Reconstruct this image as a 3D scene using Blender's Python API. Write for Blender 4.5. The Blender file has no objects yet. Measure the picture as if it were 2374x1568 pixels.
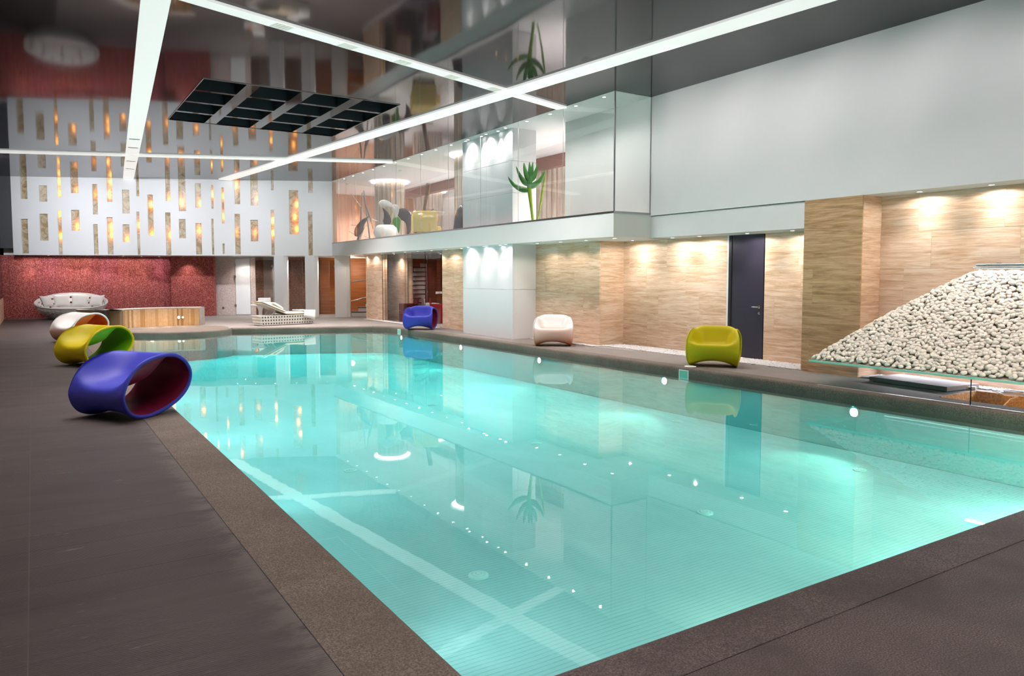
import bpy, bmesh, math, random
from mathutils import Vector, Matrix, noise

random.seed(7)
SC = bpy.context.scene
COL = SC.collection

# ------------------------------------------------------------------ camera, world, exposure
F_PX, W_PX, H_PX = 1735.0, 2374, 1568
PITCH, YAW, HORIZON = math.radians(3.6), math.radians(32.6), 642.0
cam_data = bpy.data.cameras.new('camera')
cam = bpy.data.objects.new('camera', cam_data)
COL.objects.link(cam)
cam.location = (0, 0, 1.6)
cam.rotation_euler = (math.pi / 2 - PITCH, 0, -YAW)
cam_data.sensor_fit = 'HORIZONTAL'
cam_data.sensor_width = 36.0
cam_data.lens = 36.0 * F_PX / W_PX
cam_data.shift_y = (HORIZON + F_PX * math.tan(PITCH) - H_PX / 2) / W_PX
cam_data.clip_start = 0.05
cam_data.clip_end = 200
SC.camera = cam

world = bpy.data.worlds.new('world')
SC.world = world
world.use_nodes = True
world.node_tree.nodes['Background'].inputs[0].default_value = (0.02, 0.02, 0.025, 1)
world.node_tree.nodes['Background'].inputs[1].default_value = 1.0

SC.view_settings.view_transform = 'Standard'
SC.view_settings.look = 'None'
SC.view_settings.gamma = 1.0
SC.view_settings.use_curve_mapping = False
SC.view_settings.exposure = 0.0
cy = SC.cycles
cy.max_bounces = 7
cy.diffuse_bounces = 3
cy.glossy_bounces = 4
cy.transmission_bounces = 3
cy.transparent_max_bounces = 16
cy.use_adaptive_sampling = True
cy.adaptive_threshold = 0.2
cy.adaptive_min_samples = 16
cy.sample_clamp_indirect = 4.0
cy.sample_clamp_direct = 0.0
cy.caustics_reflective = False
cy.caustics_refractive = False
cy.blur_glossy = 0.5
cy.use_denoising = True
cy.use_light_tree = True

# levels
ZC = 5.34       # pool hall ceiling
ZS = 2.42       # soffit under the balcony and the back wall
ZN = 2.88       # soffit over the pebble niche
BF = 10.0       # balcony front plane (x)
WX = 11.0       # upper right wall plane (x)
WATER = -0.12
PBOT = -0.85
PX0, PX1, PY0 = 1.42, 9.62, 2.39
CIRC = (3.7, 25.0, 1.65)

def light(name, kind, loc, energy, color=(1, 1, 1), **kw):
    d = bpy.data.lights.new(name, kind)
    d.energy = energy
    d.color = color
    o = bpy.data.objects.new(name, d)
    o.location = loc
    rot = kw.pop('rot', None)
    aim = kw.pop('aim', None)
    for k, v in kw.items():
        setattr(d, k, v)
    if rot:
        o.rotation_euler = rot
    if aim:
        o.rotation_euler = (Vector(aim) - Vector(loc)).to_track_quat('-Z', 'Y').to_euler()
    COL.objects.link(o)
    return o

# ceiling strips: (name, centre-line start, end, width)
STRIPS = [((0.31, -3.8), (3.27, 33.0), 0.36), ((-0.95, 10.05), (9.98, 13.56), 0.27),
          ((10.1, -3.8), (6.34, 30.4), 0.45), ((-0.95, 27.3), (9.98, 22.8), 0.40), ((-0.95, -1.6), (10.9, -0.3), 0.40)]  # last strip is added behind the camera to carry more fill light
for i, (a, b, w) in enumerate(STRIPS):
    L = math.hypot(b[0] - a[0], b[1] - a[1])
    L0, L = L, L * 0.88
    n = max(1, round(L / 7))
    for k in range(n):
        f = (k + 0.5) / n * 0.88 + (0.05 if i in (1, 3) else 0.0)
        light('strip_fill', 'AREA', (a[0] + (b[0] - a[0]) * f, a[1] + (b[1] - a[1]) * f, ZC - 0.06), (13 + 18 * min(1.0, max(0.0, (a[1] + (b[1] - a[1]) * f - 9.0) / 10.0))) * L / n,
              (1.0, 0.90, 0.87), shape='RECTANGLE', size=L / n * 0.97, size_y=w * 0.8,
              rot=(0, 0, math.atan2(b[1] - a[1], b[0] - a[0])), spread=math.radians(105))  # unseen area lights added under the strips to light the hall

# ------------------------------------------------------------------ mesh helpers
def link(name, me, parent=None):
    o = bpy.data.objects.new(name, me)
    COL.objects.link(o)
    if parent is not None:
        o.parent = parent
    return o

def mk(name, verts, faces, mat=None, parent=None, smooth=False, mats=None, fm=None):
    me = bpy.data.meshes.new(name)
    me.from_pydata([tuple(v) for v in verts], [], faces)
    for m in (mats or [mat]):
        if m is not None:
            me.materials.append(m)
    if fm:
        me.polygons.foreach_set('material_index', fm)
    if smooth:
        me.polygons.foreach_set('use_smooth', [True] * len(me.polygons))
    me.update()
    return link(name, me, parent)

class MB:
    """collects shapes; build() links them as one mesh"""
    def __init__(s):
        s.v, s.f = [], []
    def add(s, v, f):
        n = len(s.v)
        s.v += [tuple(p) for p in v]
        s.f += [tuple(i + n for i in q) for q in f]
        return s
    def box(s, x0, x1, y0, y1, z0, z1):
        v = [(x, y, z) for z in (z0, z1) for y in (y0, y1) for x in (x0, x1)]
        return s.add(v, [(0, 2, 3, 1), (4, 5, 7, 6), (0, 1, 5, 4), (2, 6, 7, 3), (0, 4, 6, 2), (1, 3, 7, 5)])
    def prism(s, poly, z0, z1):
        n = len(poly)
        v = [(p[0], p[1], z0) for p in poly] + [(p[0], p[1], z1) for p in poly]
        f = [tuple(reversed(range(n))), tuple(range(n, 2 * n))] + [(i, (i + 1) % n, n + (i + 1) % n, n + i) for i in range(n)]
        return s.add(v, f)
    def tube(s, pts, r, seg=8, caps=True, closed=False):
        pts = [Vector(p) for p in pts]
        n = len(pts)
        v, f = [], []
        up = None
        for i, p in enumerate(pts):
            if closed:
                t = (pts[(i + 1) % n] - pts[i - 1]).normalized()
            else:
                t = (pts[min(i + 1, n - 1)] - pts[max(i - 1, 0)]).normalized()
            if up is None:
                up = Vector((0, 0, 1)) if abs(t.z) < 0.9 else Vector((1, 0, 0))
            a = t.cross(up).normalized()
            up = a.cross(t).normalized()
            rr = r[i] if isinstance(r, (list, tuple)) else r
            for k in range(seg):
                th = 2 * math.pi * k / seg
                v.append(p + (a * math.cos(th) + up * math.sin(th)) * rr)
        m = n if closed else n - 1
        for i in range(m):
            j = (i + 1) % n
            for k in range(seg):
                k2 = (k + 1) % seg
                f.append((i * seg + k, i * seg + k2, j * seg + k2, j * seg + k))
        if caps and not closed:
            f.append(tuple(reversed(range(seg))))
            f.append(tuple((n - 1) * seg + k for k in range(seg)))
        return s.add(v, f)
    def lathe(s, prof, seg=24, c=(0, 0, 0), axis='z', caps=True):
        v, f = [], []
        for (r, z) in prof:
            for k in range(seg):
                th = 2 * math.pi * k / seg
                p = (r * math.cos(th), r * math.sin(th), z)
                if axis == 'x':
                    p = (p[2], p[0], p[1])
                v.append((p[0] + c[0], p[1] + c[1], p[2] + c[2]))
        n = len(prof)
        for i in range(n - 1):
            for k in range(seg):
                k2 = (k + 1) % seg
                f.append((i * seg + k, i * seg + k2, (i + 1) * seg + k2, (i + 1) * seg + k))
        if caps and prof[0][0] > 1e-6:
            f.append(tuple(reversed(range(seg))))
        if caps and prof[-1][0] > 1e-6:
            f.append(tuple((n - 1) * seg + k for k in range(seg)))
        return s.add(v, f)
    def build(s, name, mat, parent=None, smooth=False, bevel=0.0, bseg=2, angle=40):
        o = mk(name, s.v, s.f, mat, parent, smooth)
        if bevel:
            bm = bmesh.new()
            bm.from_mesh(o.data)
            bmesh.ops.remove_doubles(bm, verts=bm.verts, dist=1e-5)
            bmesh.ops.bevel(bm, geom=list(bm.edges), offset=bevel, segments=bseg, affect='EDGES', profile=0.5)
            bm.to_mesh(o.data)
            bm.free()
        if smooth or bevel > 0.011:
            o.data.polygons.foreach_set('use_smooth', [True] * len(o.data.polygons))
            o.data.set_sharp_from_angle(angle=math.radians(angle))
        return o

def box(name, x0, x1, y0, y1, z0, z1, mat, parent=None, bevel=0.0):
    return MB().box(x0, x1, y0, y1, z0, z1).build(name, mat, parent, bevel=bevel)

def thing(name, label, cat, loc=(0, 0, 0), rz=0.0, group=None):
    o = bpy.data.objects.new(name, None)
    o.empty_display_size = 0.1
    COL.objects.link(o)
    o.location = loc
    o.rotation_euler = (0, 0, rz)
    return tag(o, label, cat, group)

def tag(o, label, cat, group=None, kind=None):
    o['label'] = label
    o['category'] = cat
    if group:
        o['group'] = group
    if kind:
        o['kind'] = kind
    return o

def struct(o, label=None, cat=None):
    o['kind'] = 'structure'
    if label:
        o['label'] = label
    if cat:
        o['category'] = cat
    return o

# ------------------------------------------------------------------ material helpers
class NT:
    def __init__(s, name):
        s.m = bpy.data.materials.new(name)
        s.m.use_nodes = True
        s.t = s.m.node_tree
        s.t.nodes.clear()
        s.out = s.t.nodes.new('ShaderNodeOutputMaterial')
    def n(s, kind, **kw):
        nd = s.t.nodes.new('ShaderNode' + kind)
        for k, v in kw.items():
            if k.startswith('_'):
                setattr(nd, k[1:], v)
            else:
                key = k.replace('__', ' ')
                if key not in nd.inputs:
                    key = key.title()
                s.set(nd.inputs[key], v)
        return nd
    def set(s, sock, v):
        if isinstance(v, bpy.types.NodeSocket):
            s.t.links.new(v, sock)
        elif isinstance(v, (tuple, list)) and len(v) == 3 and sock.type == 'RGBA':
            sock.default_value = (*v, 1)
        else:
            sock.default_value = v
    def math(s, op, a, b=0.0, c=0.0):
        nd = s.t.nodes.new('ShaderNodeMath')
        nd.operation = op
        for i, v in enumerate((a, b, c)):
            s.set(nd.inputs[i], v)
        return nd.outputs[0]
    def mix(s, f, a, b):
        nd = s.t.nodes.new('ShaderNodeMix')
        nd.data_type = 'RGBA'
        s.set(nd.inputs[0], f)
        s.set(nd.inputs[6], a)
        s.set(nd.inputs[7], b)
        return nd.outputs[2]
    def ramp(s, f, stops):
        nd = s.t.nodes.new('ShaderNodeValToRGB')
        s.set(nd.inputs[0], f)
        e = nd.color_ramp.elements
        while len(e) < len(stops):
            e.new(0.5)
        for q, (p, c) in zip(e, stops):
            q.position = p
            q.color = (*c, 1) if len(c) == 3 else c
        return nd.outputs[0]
    def pos(s, scale=(1, 1, 1), obj=False, off=None):
        src = s.n('TexCoord').outputs['Object'] if obj else s.n('NewGeometry').outputs['Position']
        mp = s.n('Mapping')
        s.t.links.new(src, mp.inputs['Vector'])
        mp.inputs['Scale'].default_value = scale
        if off is not None:
            s.set(mp.inputs['Location'], off)
        return mp.outputs[0]
    def noise(s, vec, scale=5.0, detail=3.0, rough=0.5, dist=0.0):
        nd = s.n('TexNoise', Scale=scale, Detail=detail, Roughness=rough, Distortion=dist)
        s.t.links.new(vec, nd.inputs['Vector'])
        return nd.outputs[0]
    def bump(s, h, strength=0.3, dist=0.01):
        nd = s.n('Bump', Strength=strength, Distance=dist)
        s.t.links.new(h, nd.inputs['Height'])
        return nd.outputs[0]
    def bsdf(s, color, rough=0.5, normal=None, metallic=0.0, ior=1.45, spec=0.5, **kw):
        b = s.n('BsdfPrincipled')
        s.set(b.inputs['Base Color'], color)
        s.set(b.inputs['Roughness'], rough)
        s.set(b.inputs['Metallic'], metallic)
        s.set(b.inputs['IOR'], ior)
        s.set(b.inputs['Specular IOR Level'], spec)
        if normal is not None:
            s.set(b.inputs['Normal'], normal)
        for k, v in kw.items():
            s.set(b.inputs[k.replace('_', ' ')], v)
        return b.outputs[0]
    def done(s, sh):
        s.t.links.new(sh, s.out.inputs['Surface'])
        return s.m

def plain(name, color, rough=0.5, metallic=0.0, spec=0.5, var=0.04, scale=6.0, **kw):
    t = NT(name)
    nz = t.noise(t.pos(), scale, 3)
    c = t.mix(nz, tuple(max(0, x * (1 - var)) for x in color), tuple(min(1, x * (1 + var)) for x in color))
    return t.done(t.bsdf(c, rough, metallic=metallic, spec=spec, **kw))

def emitter(name, color, strength):
    t = NT(name)
    return t.done(t.n('Emission', Color=color, Strength=strength).outputs[0])

def glassy(name, tint, ior=1.5, rough=0.0, refl=1.0):
    t = NT(name)
    fr = t.n('Fresnel')
    bf = t.n('NewGeometry').outputs['Backfacing']
    t.set(fr.inputs['IOR'], t.math('POWER', ior, t.math('SUBTRACT', 1.0, t.math('MULTIPLY', bf, 2.0))))
    fr = fr.outputs[0]
    if refl != 1.0:
        fr = t.math('MULTIPLY', fr, refl)
    a = t.n('BsdfTransparent', Color=tint).outputs[0]
    b = t.n('BsdfGlossy', Color=(1, 1, 1), Roughness=rough).outputs[0]
    mx = t.n('MixShader')
    t.set(mx.inputs[0], fr)
    t.t.links.new(a, mx.inputs[1])
    t.t.links.new(b, mx.inputs[2])
    return t.done(mx.outputs[0])

M = {}
M['white'] = plain('white_paint', (0.80, 0.80, 0.79), 0.55, var=0.02, scale=1.5)
M['white_gloss'] = plain('white_gloss_panel', (0.82, 0.83, 0.83), 0.22, var=0.015, scale=1.0)
M['white_satin'] = plain('white_satin_panel', (0.84, 0.83, 0.85), 0.5, var=0.01, scale=1.0)
M['strip'] = plain('strip_white_glow', (0.86, 0.87, 0.86), 0.5, var=0.01, Emission_Color=(1.0, 0.98, 0.96, 1), Emission_Strength=0.58)  # surface glow added to lift the strips' brightness
M['ventslat'] = plain('vent_slat_added_glow', (0.7, 0.69, 0.64), 0.5, Emission_Color=(1.0, 0.96, 0.88, 1), Emission_Strength=0.28)  # self-glow added so the slats do not go dark
M['vent'] = plain('vent_grille', (0.62, 0.61, 0.57), 0.5)
M['dark'] = plain('dark_slot', (0.02, 0.02, 0.022), 0.5)
M['chrome'] = plain('chrome', (0.75, 0.75, 0.77), 0.12, metallic=1.0)
M['steel'] = plain('brushed_steel', (0.45, 0.45, 0.46), 0.3, metallic=1.0)
M['door'] = plain('dark_violet_door', (0.040, 0.034, 0.055), 0.32, var=0.15, scale=2.0)
M['glass'] = glassy('clear_glass', (0.975, 0.99, 0.985), 1.5, 0.0, 0.6)
M['glass_edge'] = plain('green_glass_edge', (0.35, 0.68, 0.58), 0.08)
M['bulb'] = emitter('downlight_glow', (1.0, 0.97, 0.95), 25.0)

def m_film():
    t = NT('glossy_stretch_film')
    h = t.noise(t.pos((0.35, 0.35, 1)), 1.0, 2)
    return t.done(t.bsdf((0.016, 0.012, 0.015), 0.055, t.bump(h, 0.10, 0.06), ior=1.28))
M['film'] = m_film()

def m_travertine(name, c0, c1, c2, rough=0.45):
    t = NT(name)
    rnd = t.n('ObjectInfo').outputs['Random']
    cv = t.n('CombineXYZ', X=t.math('MULTIPLY', rnd, 37.0), Y=t.math('MULTIPLY', rnd, 11.0), Z=t.math('MULTIPLY', rnd, 23.0)).outputs[0]
    v = t.n('TexCoord').outputs['Object']
    add = t.n('VectorMath', _operation='ADD')
    t.t.links.new(v, add.inputs[0])
    t.t.links.new(cv, add.inputs[1])
    def scaled(s):
        mp = t.n('Mapping')
        t.t.links.new(add.outputs[0], mp.inputs[0])
        mp.inputs['Scale'].default_value = s
        mp.inputs['Rotation'].default_value = (0.13, -0.1, 0)
        return mp.outputs[0]
    n1 = t.noise(scaled((0.7, 0.7, 8.0)), 1.5, 7, 0.62, 1.1)
    n2 = t.noise(scaled((2.2, 2.2, 46.0)), 1.6, 5, 0.65, 0.6)
    f = t.math('ADD', t.math('MULTIPLY', n1, 0.6), t.math('MULTIPLY', n2, 0.4))
    f = t.math('ADD', f, t.math('MULTIPLY', t.math('SUBTRACT', rnd, 0.5), 0.035))
    c = t.ramp(f, [(0.36, c0), (0.48, c1), (0.60, c2)])
    return t.done(t.bsdf(c, rough, t.bump(n2, 0.12, 0.004)))
M['trav'] = m_travertine('travertine', (0.54, 0.32, 0.19), (0.75, 0.515, 0.345), (0.88, 0.70, 0.555))
M['travdark'] = m_travertine('brown_shaded_travertine', (0.32, 0.185, 0.09), (0.53, 0.325, 0.165), (0.70, 0.47, 0.27))  # browner pier stone, its weaker light also darkened into the colour

def m_mosaic(name, cols, cell=0.02, rough=0.3, bump=0.4):
    t = NT(name)
    v = t.pos((1 / cell, 1 / cell, 1 / cell))
    vo = t.n('TexVoronoi', _distance='CHEBYCHEV', Scale=1.0, Randomness=0.25)
    t.t.links.new(v, vo.inputs['Vector'])
    wn = t.n('TexWhiteNoise')
    t.t.links.new(vo.outputs['Position'], wn.inputs['Vector'])
    c = t.ramp(wn.outputs['Value'], [(i / max(1, len(cols) - 1), k) for i, k in enumerate(cols)])
    edge = t.math('GREATER_THAN', vo.outputs['Distance'], 0.47)
    c = t.mix(t.math('MULTIPLY', edge, 0.5), c, tuple(x * 0.5 for x in cols[0]))
    return t.done(t.bsdf(c, rough, t.bump(wn.outputs['Value'], bump, 0.003), spec=0.2))
M['redmos'] = m_mosaic('red_mosaic', [(0.17, 0.030, 0.026), (0.27, 0.055, 0.047), (0.35, 0.085, 0.072), (0.52, 0.20, 0.17)], 0.022, 0.5)
M['pinkmos'] = m_mosaic('pale_pink_mosaic', [(0.52, 0.40, 0.36), (0.62, 0.5, 0.46), (0.75, 0.66, 0.62)], 0.02)
M['brownmos'] = m_mosaic('brown_mosaic', [(0.14, 0.085, 0.065), (0.22, 0.14, 0.11), (0.36, 0.25, 0.2)], 0.02)

def m_wood(name, c0, c1, vertical=False, k=1.0):
    t = NT(name)
    s = (9 * k, 9 * k, 0.5) if vertical else (0.5, 0.5, 14 * k)
    n1 = t.noise(t.pos(s), 1.3, 5, 0.6, 0.4)
    return t.done(t.bsdf(t.ramp(n1, [(0.3, c0), (0.7, c1)]), 0.4))
M['wood'] = m_wood('orange_wood', (0.36, 0.12, 0.035), (0.58, 0.24, 0.08))
M['slat'] = m_wood('striped_stone_cladding', (0.30, 0.22, 0.16), (0.70, 0.62, 0.54), True)
M['slatwood'] = m_wood('vertical_wood_cladding', (0.40, 0.20, 0.12), (0.62, 0.40, 0.28), True, 0.8)
M['maroon'] = plain('maroon_panel', (0.05, 0.025, 0.03), 0.4)

def m_deck():
    t = NT('dark_ribbed_plank')
    rnd = t.n('ObjectInfo').outputs['Random']
    p = t.pos()
    sx = t.n('SeparateXYZ')
    t.t.links.new(p, sx.inputs[0])
    rib = t.math('SINE', t.math('MULTIPLY', sx.outputs['Y'], 2 * math.pi / 0.0165))
    big = t.noise(t.pos((0.8, 3.0, 1)), 1.3, 4, 0.6)
    c = t.ramp(big, [(0.3, (0.040, 0.032, 0.031)), (0.7, (0.068, 0.055, 0.052))])
    c = t.mix(t.math('MULTIPLY', rnd, 0.35), c, (0.085, 0.070, 0.066))
    # pale lime scuffs, drawn out along the ribs
    st = t.noise(t.pos((4.5, 26.0, 1)), 1.0, 5, 0.7)
    st2 = t.noise(t.pos((0.9, 0.9, 1)), 1.0, 2)
    sc = t.math('MULTIPLY', t.math('GREATER_THAN', st, 0.645), t.math('GREATER_THAN', st2, 0.50))
    c = t.mix(t.math('MULTIPLY', sc, 0.35), c, (0.30, 0.28, 0.27))
    # lime run-off along the coping joint
    ed = t.n('MapRange', _clamp=True)
    t.set(ed.inputs[0], sx.outputs['X'])
    ed.inputs[1].default_value, ed.inputs[2].default_value = 0.80, 1.0
    en = t.noise(t.pos((3.0, 5.0, 1)), 1.2, 6, 0.75)
    es = t.n('MapRange', _interpolation_type='SMOOTHSTEP')
    t.set(es.inputs[0], t.math('ADD', en, t.math('MULTIPLY', ed.outputs[0], 0.14)))
    es.inputs[1].default_value, es.inputs[2].default_value = 0.50, 0.68
    em = t.math('MULTIPLY', ed.outputs[0], es.outputs[0])
    c = t.mix(t.math('MULTIPLY', em, 0.4), c, (0.24, 0.21, 0.19))
    c = t.mix(t.math('MULTIPLY', t.math('LESS_THAN', rib, -0.55), 0.30), c, (0.02, 0.016, 0.015))
    return t.done(t.bsdf(c, 0.55, t.bump(rib, 0.35, 0.002), spec=0.35))
M['deck'] = m_deck()
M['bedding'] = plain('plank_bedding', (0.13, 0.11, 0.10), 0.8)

def m_grain(name, c0, c1, c2, scale=220, rough=0.75, patch=0.25, spec=0.3):
    t = NT(name)
    n1 = t.noise(t.pos(), scale, 2, 0.6)
    n2 = t.noise(t.pos(), 1.3, 6, 0.65)
    pm_ = t.n('MapRange', _interpolation_type='SMOOTHSTEP')
    t.set(pm_.inputs[0], n2)
    pm_.inputs[1].default_value, pm_.inputs[2].default_value = 0.36, 0.66
    n2 = pm_.outputs[0]
    c = t.ramp(n1, [(0.33, c0), (0.5, c1), (0.67, c2)])
    c = t.mix(t.math('MULTIPLY', n2, patch * 2), c, tuple(x * 0.55 for x in c1))
    return t.done(t.bsdf(c, rough, t.bump(n1, 0.6, 0.004), spec=spec))
M['coping'] = m_grain('washed_aggregate_coping', (0.075, 0.060, 0.048), (0.15, 0.12, 0.098), (0.25, 0.205, 0.17), 120)
M['nearcop'] = m_grain('mauve_aggregate_paving', (0.055, 0.043, 0.042), (0.11, 0.085, 0.082), (0.20, 0.155, 0.15), 130, patch=0.35)
M['surround'] = m_grain('pale_aggregate_paving', (0.15, 0.13, 0.122), (0.23, 0.205, 0.193), (0.31, 0.28, 0.268), 160, patch=0.1)
M['bed'] = m_grain('gravel_bed', (0.2, 0.19, 0.19), (0.4, 0.39, 0.39), (0.6, 0.59, 0.6), 90)
M['gravel'] = plain('white_gravel', (0.62, 0.60, 0.60), 0.6, var=0.3, scale=60)
M['pebble'] = plain('cream_pebble', (0.86, 0.78, 0.68), 0.5, var=0.12, scale=9)
M['pebbed'] = plain('pebble_underlay', (0.42, 0.36, 0.29), 0.8)

def m_pool(name, c0, c1, ribs):
    t = NT(name)
    n1 = t.noise(t.pos((1, 0.5, 1)), 1.1, 5, 0.6, 0.6)
    c = t.ramp(n1, [(0.3, c0), (0.7, c1)])
    nm = None
    if ribs:
        sx = t.n('SeparateXYZ')
        t.t.links.new(t.pos(), sx.inputs[0])
        wob = t.noise(t.pos(), 1.3, 2)
        rib = t.math('SINE', t.math('ADD', t.math('MULTIPLY', sx.outputs['Y'], 2 * math.pi / 0.045), t.math('MULTIPLY', wob, 6.0)))
        sp = t.noise(t.pos(), 9.0, 4, 0.7)
        lines = t.math('MULTIPLY', t.math('LESS_THAN', rib, -0.72), t.math('MULTIPLY', sp, 0.75))
        c = t.mix(t.math('MULTIPLY', lines, 0.75), c, tuple(x * 0.45 for x in c0))
        spk = t.math('GREATER_THAN', t.noise(t.pos(), 60.0, 2, 0.6), 0.73)
        c = t.mix(t.math('MULTIPLY', spk, 0.4), c, (0.16, 0.30, 0.24))
    return t.done(t.bsdf(c, 0.6))
M['poolfloor'] = m_pool('pool_floor_plaster', (0.54, 0.66, 0.645), (0.70, 0.77, 0.745), True)
M['poolwall'] = m_pool('pool_wall_plaster', (0.45, 0.72, 0.71), (0.55, 0.80, 0.78), False)

def m_water():
    t = NT('still_pool_water')
    geo = t.n('NewGeometry')
    h = t.noise(t.pos((1, 1, 1)), 2.2, 2)
    nm = t.bump(h, 0.02, 0.02)
    fr = t.n('Fresnel')
    t.set(fr.inputs['IOR'], t.math('POWER', 1.34, t.math('SUBTRACT', 1.0, t.math('MULTIPLY', geo.outputs['Backfacing'], 2.0))))
    t.t.links.new(nm, fr.inputs['Normal'])
    sx = t.n('SeparateXYZ')
    t.t.links.new(geo.outputs['Normal'], sx.inputs[0])
    flat = t.math('GREATER_THAN', t.math('ABSOLUTE', sx.outputs['Z']), 0.5)
    sp = t.n('SeparateXYZ')
    t.t.links.new(geo.outputs['Position'], sp.inputs[0])
    top = t.math('GREATER_THAN', sp.outputs['Z'], WATER - 0.05)
    a = t.n('BsdfTransparent', Color=(1, 1, 1)).outputs[0]
    b = t.n('BsdfGlossy', Color=(1, 1, 1), Roughness=0.012)
    t.t.links.new(nm, b.inputs['Normal'])
    mx = t.n('MixShader')
    t.set(mx.inputs[0], t.math('MULTIPLY', t.math('MULTIPLY', fr.outputs[0], flat), top))
    t.t.links.new(a, mx.inputs[1])
    t.t.links.new(b.outputs[0], mx.inputs[2])
    vol = t.n('VolumeAbsorption', Color=(0.0, 0.92, 0.93), Density=0.34)
    t.t.links.new(vol.outputs[0], t.out.inputs['Volume'])
    return t.done(mx.outputs[0])
M['water'] = m_water()

# ------------------------------------------------------------------ setting: floors and pool
def arc(c, r, a0, a1, n):
    return [(c[0] + r * math.cos(a0 + (a1 - a0) * i / n), c[1] + r * math.sin(a0 + (a1 - a0) * i / n)) for i in range(n + 1)]

A_R = math.atan2(24.27 - CIRC[1], 5.18 - CIRC[0])
A_L = math.atan2(24.62 - CIRC[1], 2.094 - CIRC[0])
ARC = arc(CIRC, CIRC[2], A_R, A_L - (2 * math.pi if A_L > A_R else 0), 28)
RIGHT_EDGE = [(PX1, PY0), (PX1, 21.9), (9.52, 22.32), (9.2, 22.76)]
FAR_EDGE = [(9.2, 22.76), ARC[0]]
POOL = [(PX0, PY0), (PX1, PY0), (PX1, 21.9), (9.52, 22.32), (9.2, 22.76)] + ARC + [(PX0, 24.62)]

def slab(name, poly, z0, z1, mat):
    return struct(MB().prism(poly, z0, z1).build(name, mat))

slab('floor_near', [(1.0, -4), (16, -4), (16, PY0 - 0.3), (1.0, PY0 - 0.3)], -0.3, 0.0, M['nearcop'])
floor_right = slab('floor', [(PX1 + 0.25, PY0 - 0.3), (16, PY0 - 0.3), (16, 4.2), (11.05, 4.2), (11.05, 3.4), (10.12, 3.4), (10.12, 5.25), (11.05, 5.25), (11.05, 4.2001), (16, 4.2001), (16, 36), (1.0, 36), (1.0, 24.62), (1.9, 24.62)]
     + [(CIRC[0] + (p[0] - CIRC[0]) * 0.85, CIRC[1] + (p[1] - CIRC[1]) * 0.85) for p in reversed(ARC)] + [(5.3, 24.5), (9.32, 23.02), (PX1 + 0.25, 22.2)], -0.3, 0.0, M['surround'])
deck = slab('floor_deck', [(-1.0, -4), (1.0, -4), (1.0, 36), (-1.0, 36)], -0.3, -0.0025, M['bedding'])

# deck planks, two columns of ribbed boards
random.seed(3)
pm = {}
y = 0.6
row = 0
while y < 33.4:
    w = 0.30
    for ci, (xa, xb) in enumerate(((-0.99, -0.072), (-0.068, 0.998))):
        key = ci
        if key not in pm:
            pm[key] = MB().box(0, xb - xa, 0, w - 0.0012, -0.02, 0.0).build('plank', M['deck'], deck).data
            o = [c for c in deck.children][-1]
        else:
            o = link('plank', pm[key], deck)
        o.location = (xa, y, 0.0)
    y += w
    row += 1
struct(mk('floor_deck_rear', [(-1, -4, -0.001), (1, -4, -0.001), (1, 0.6, -0.001), (-1, 0.6, -0.001)], [(0, 1, 2, 3)], M['deck']))

def band(name, path, width, mat, side, closed=False):
    """coping: a strip behind a pool-edge path with a rounded nose; side=+1 puts the strip left of the path"""
    prof = [(width, 0.003), (0.05, 0.003), (0.03, 0.0), (0.012, -0.012), (0.003, -0.03), (0.0, -0.06), (0.0, -0.24), (0.06, -0.24)]
    n = len(path)
    v, f = [], []
    for i in range(n):
        a = Vector(path[max(i - 1, 0)]); b = Vector(path[i]); c = Vector(path[min(i + 1, n - 1)])
        d0 = (b - a).normalized() if i > 0 else (c - b).normalized()
        d1 = (c - b).normalized() if i < n - 1 else d0
        n0 = Vector((-d0.y, d0.x)); n1 = Vector((-d1.y, d1.x))
        m = (n0 + n1).normalized()
        m = m / max(0.3, m.dot(n0))
        for (o, z) in prof:
            q = b + m * o * side
            v.append((q.x, q.y, z))
    k = len(prof)
    for i in range(n - 1):
        for j in range(k - 1):
            f.append((i * k + j, i * k + j + 1, (i + 1) * k + j + 1, (i + 1) * k + j))
    o = mk(name, v, f, mat, smooth=True)
    o.data.set_sharp_from_angle(angle=math.radians(50))
    return struct(o)

def sub(path, step=0.8):
    out = []
    for a, b in zip(path[:-1], path[1:]):
        n = max(1, int(math.hypot(b[0] - a[0], b[1] - a[1]) / step))
        out += [(a[0] + (b[0] - a[0]) * i / n, a[1] + (b[1] - a[1]) * i / n) for i in range(n)]
    return out + [path[-1]]
band('trim_1', [(PX0, 24.62), (PX0, PY0 - 0.31)], 0.42, M['coping'], -1)
band('trim_2', [(PX0 - 0.05, PY0), (PX1 + 0.3, PY0)], 0.31, M['nearcop'], -1)
band('trim_3', RIGHT_EDGE, 0.26, M['coping'], -1)
band('trim_4', FAR_EDGE, 0.26, M['coping'], -1)
band('trim_5', ARC, 0.26, M['coping'], -1)
band('trim_6', [ARC[-1], (PX0, 24.62)], 0.26, M['coping'], -1)

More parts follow.
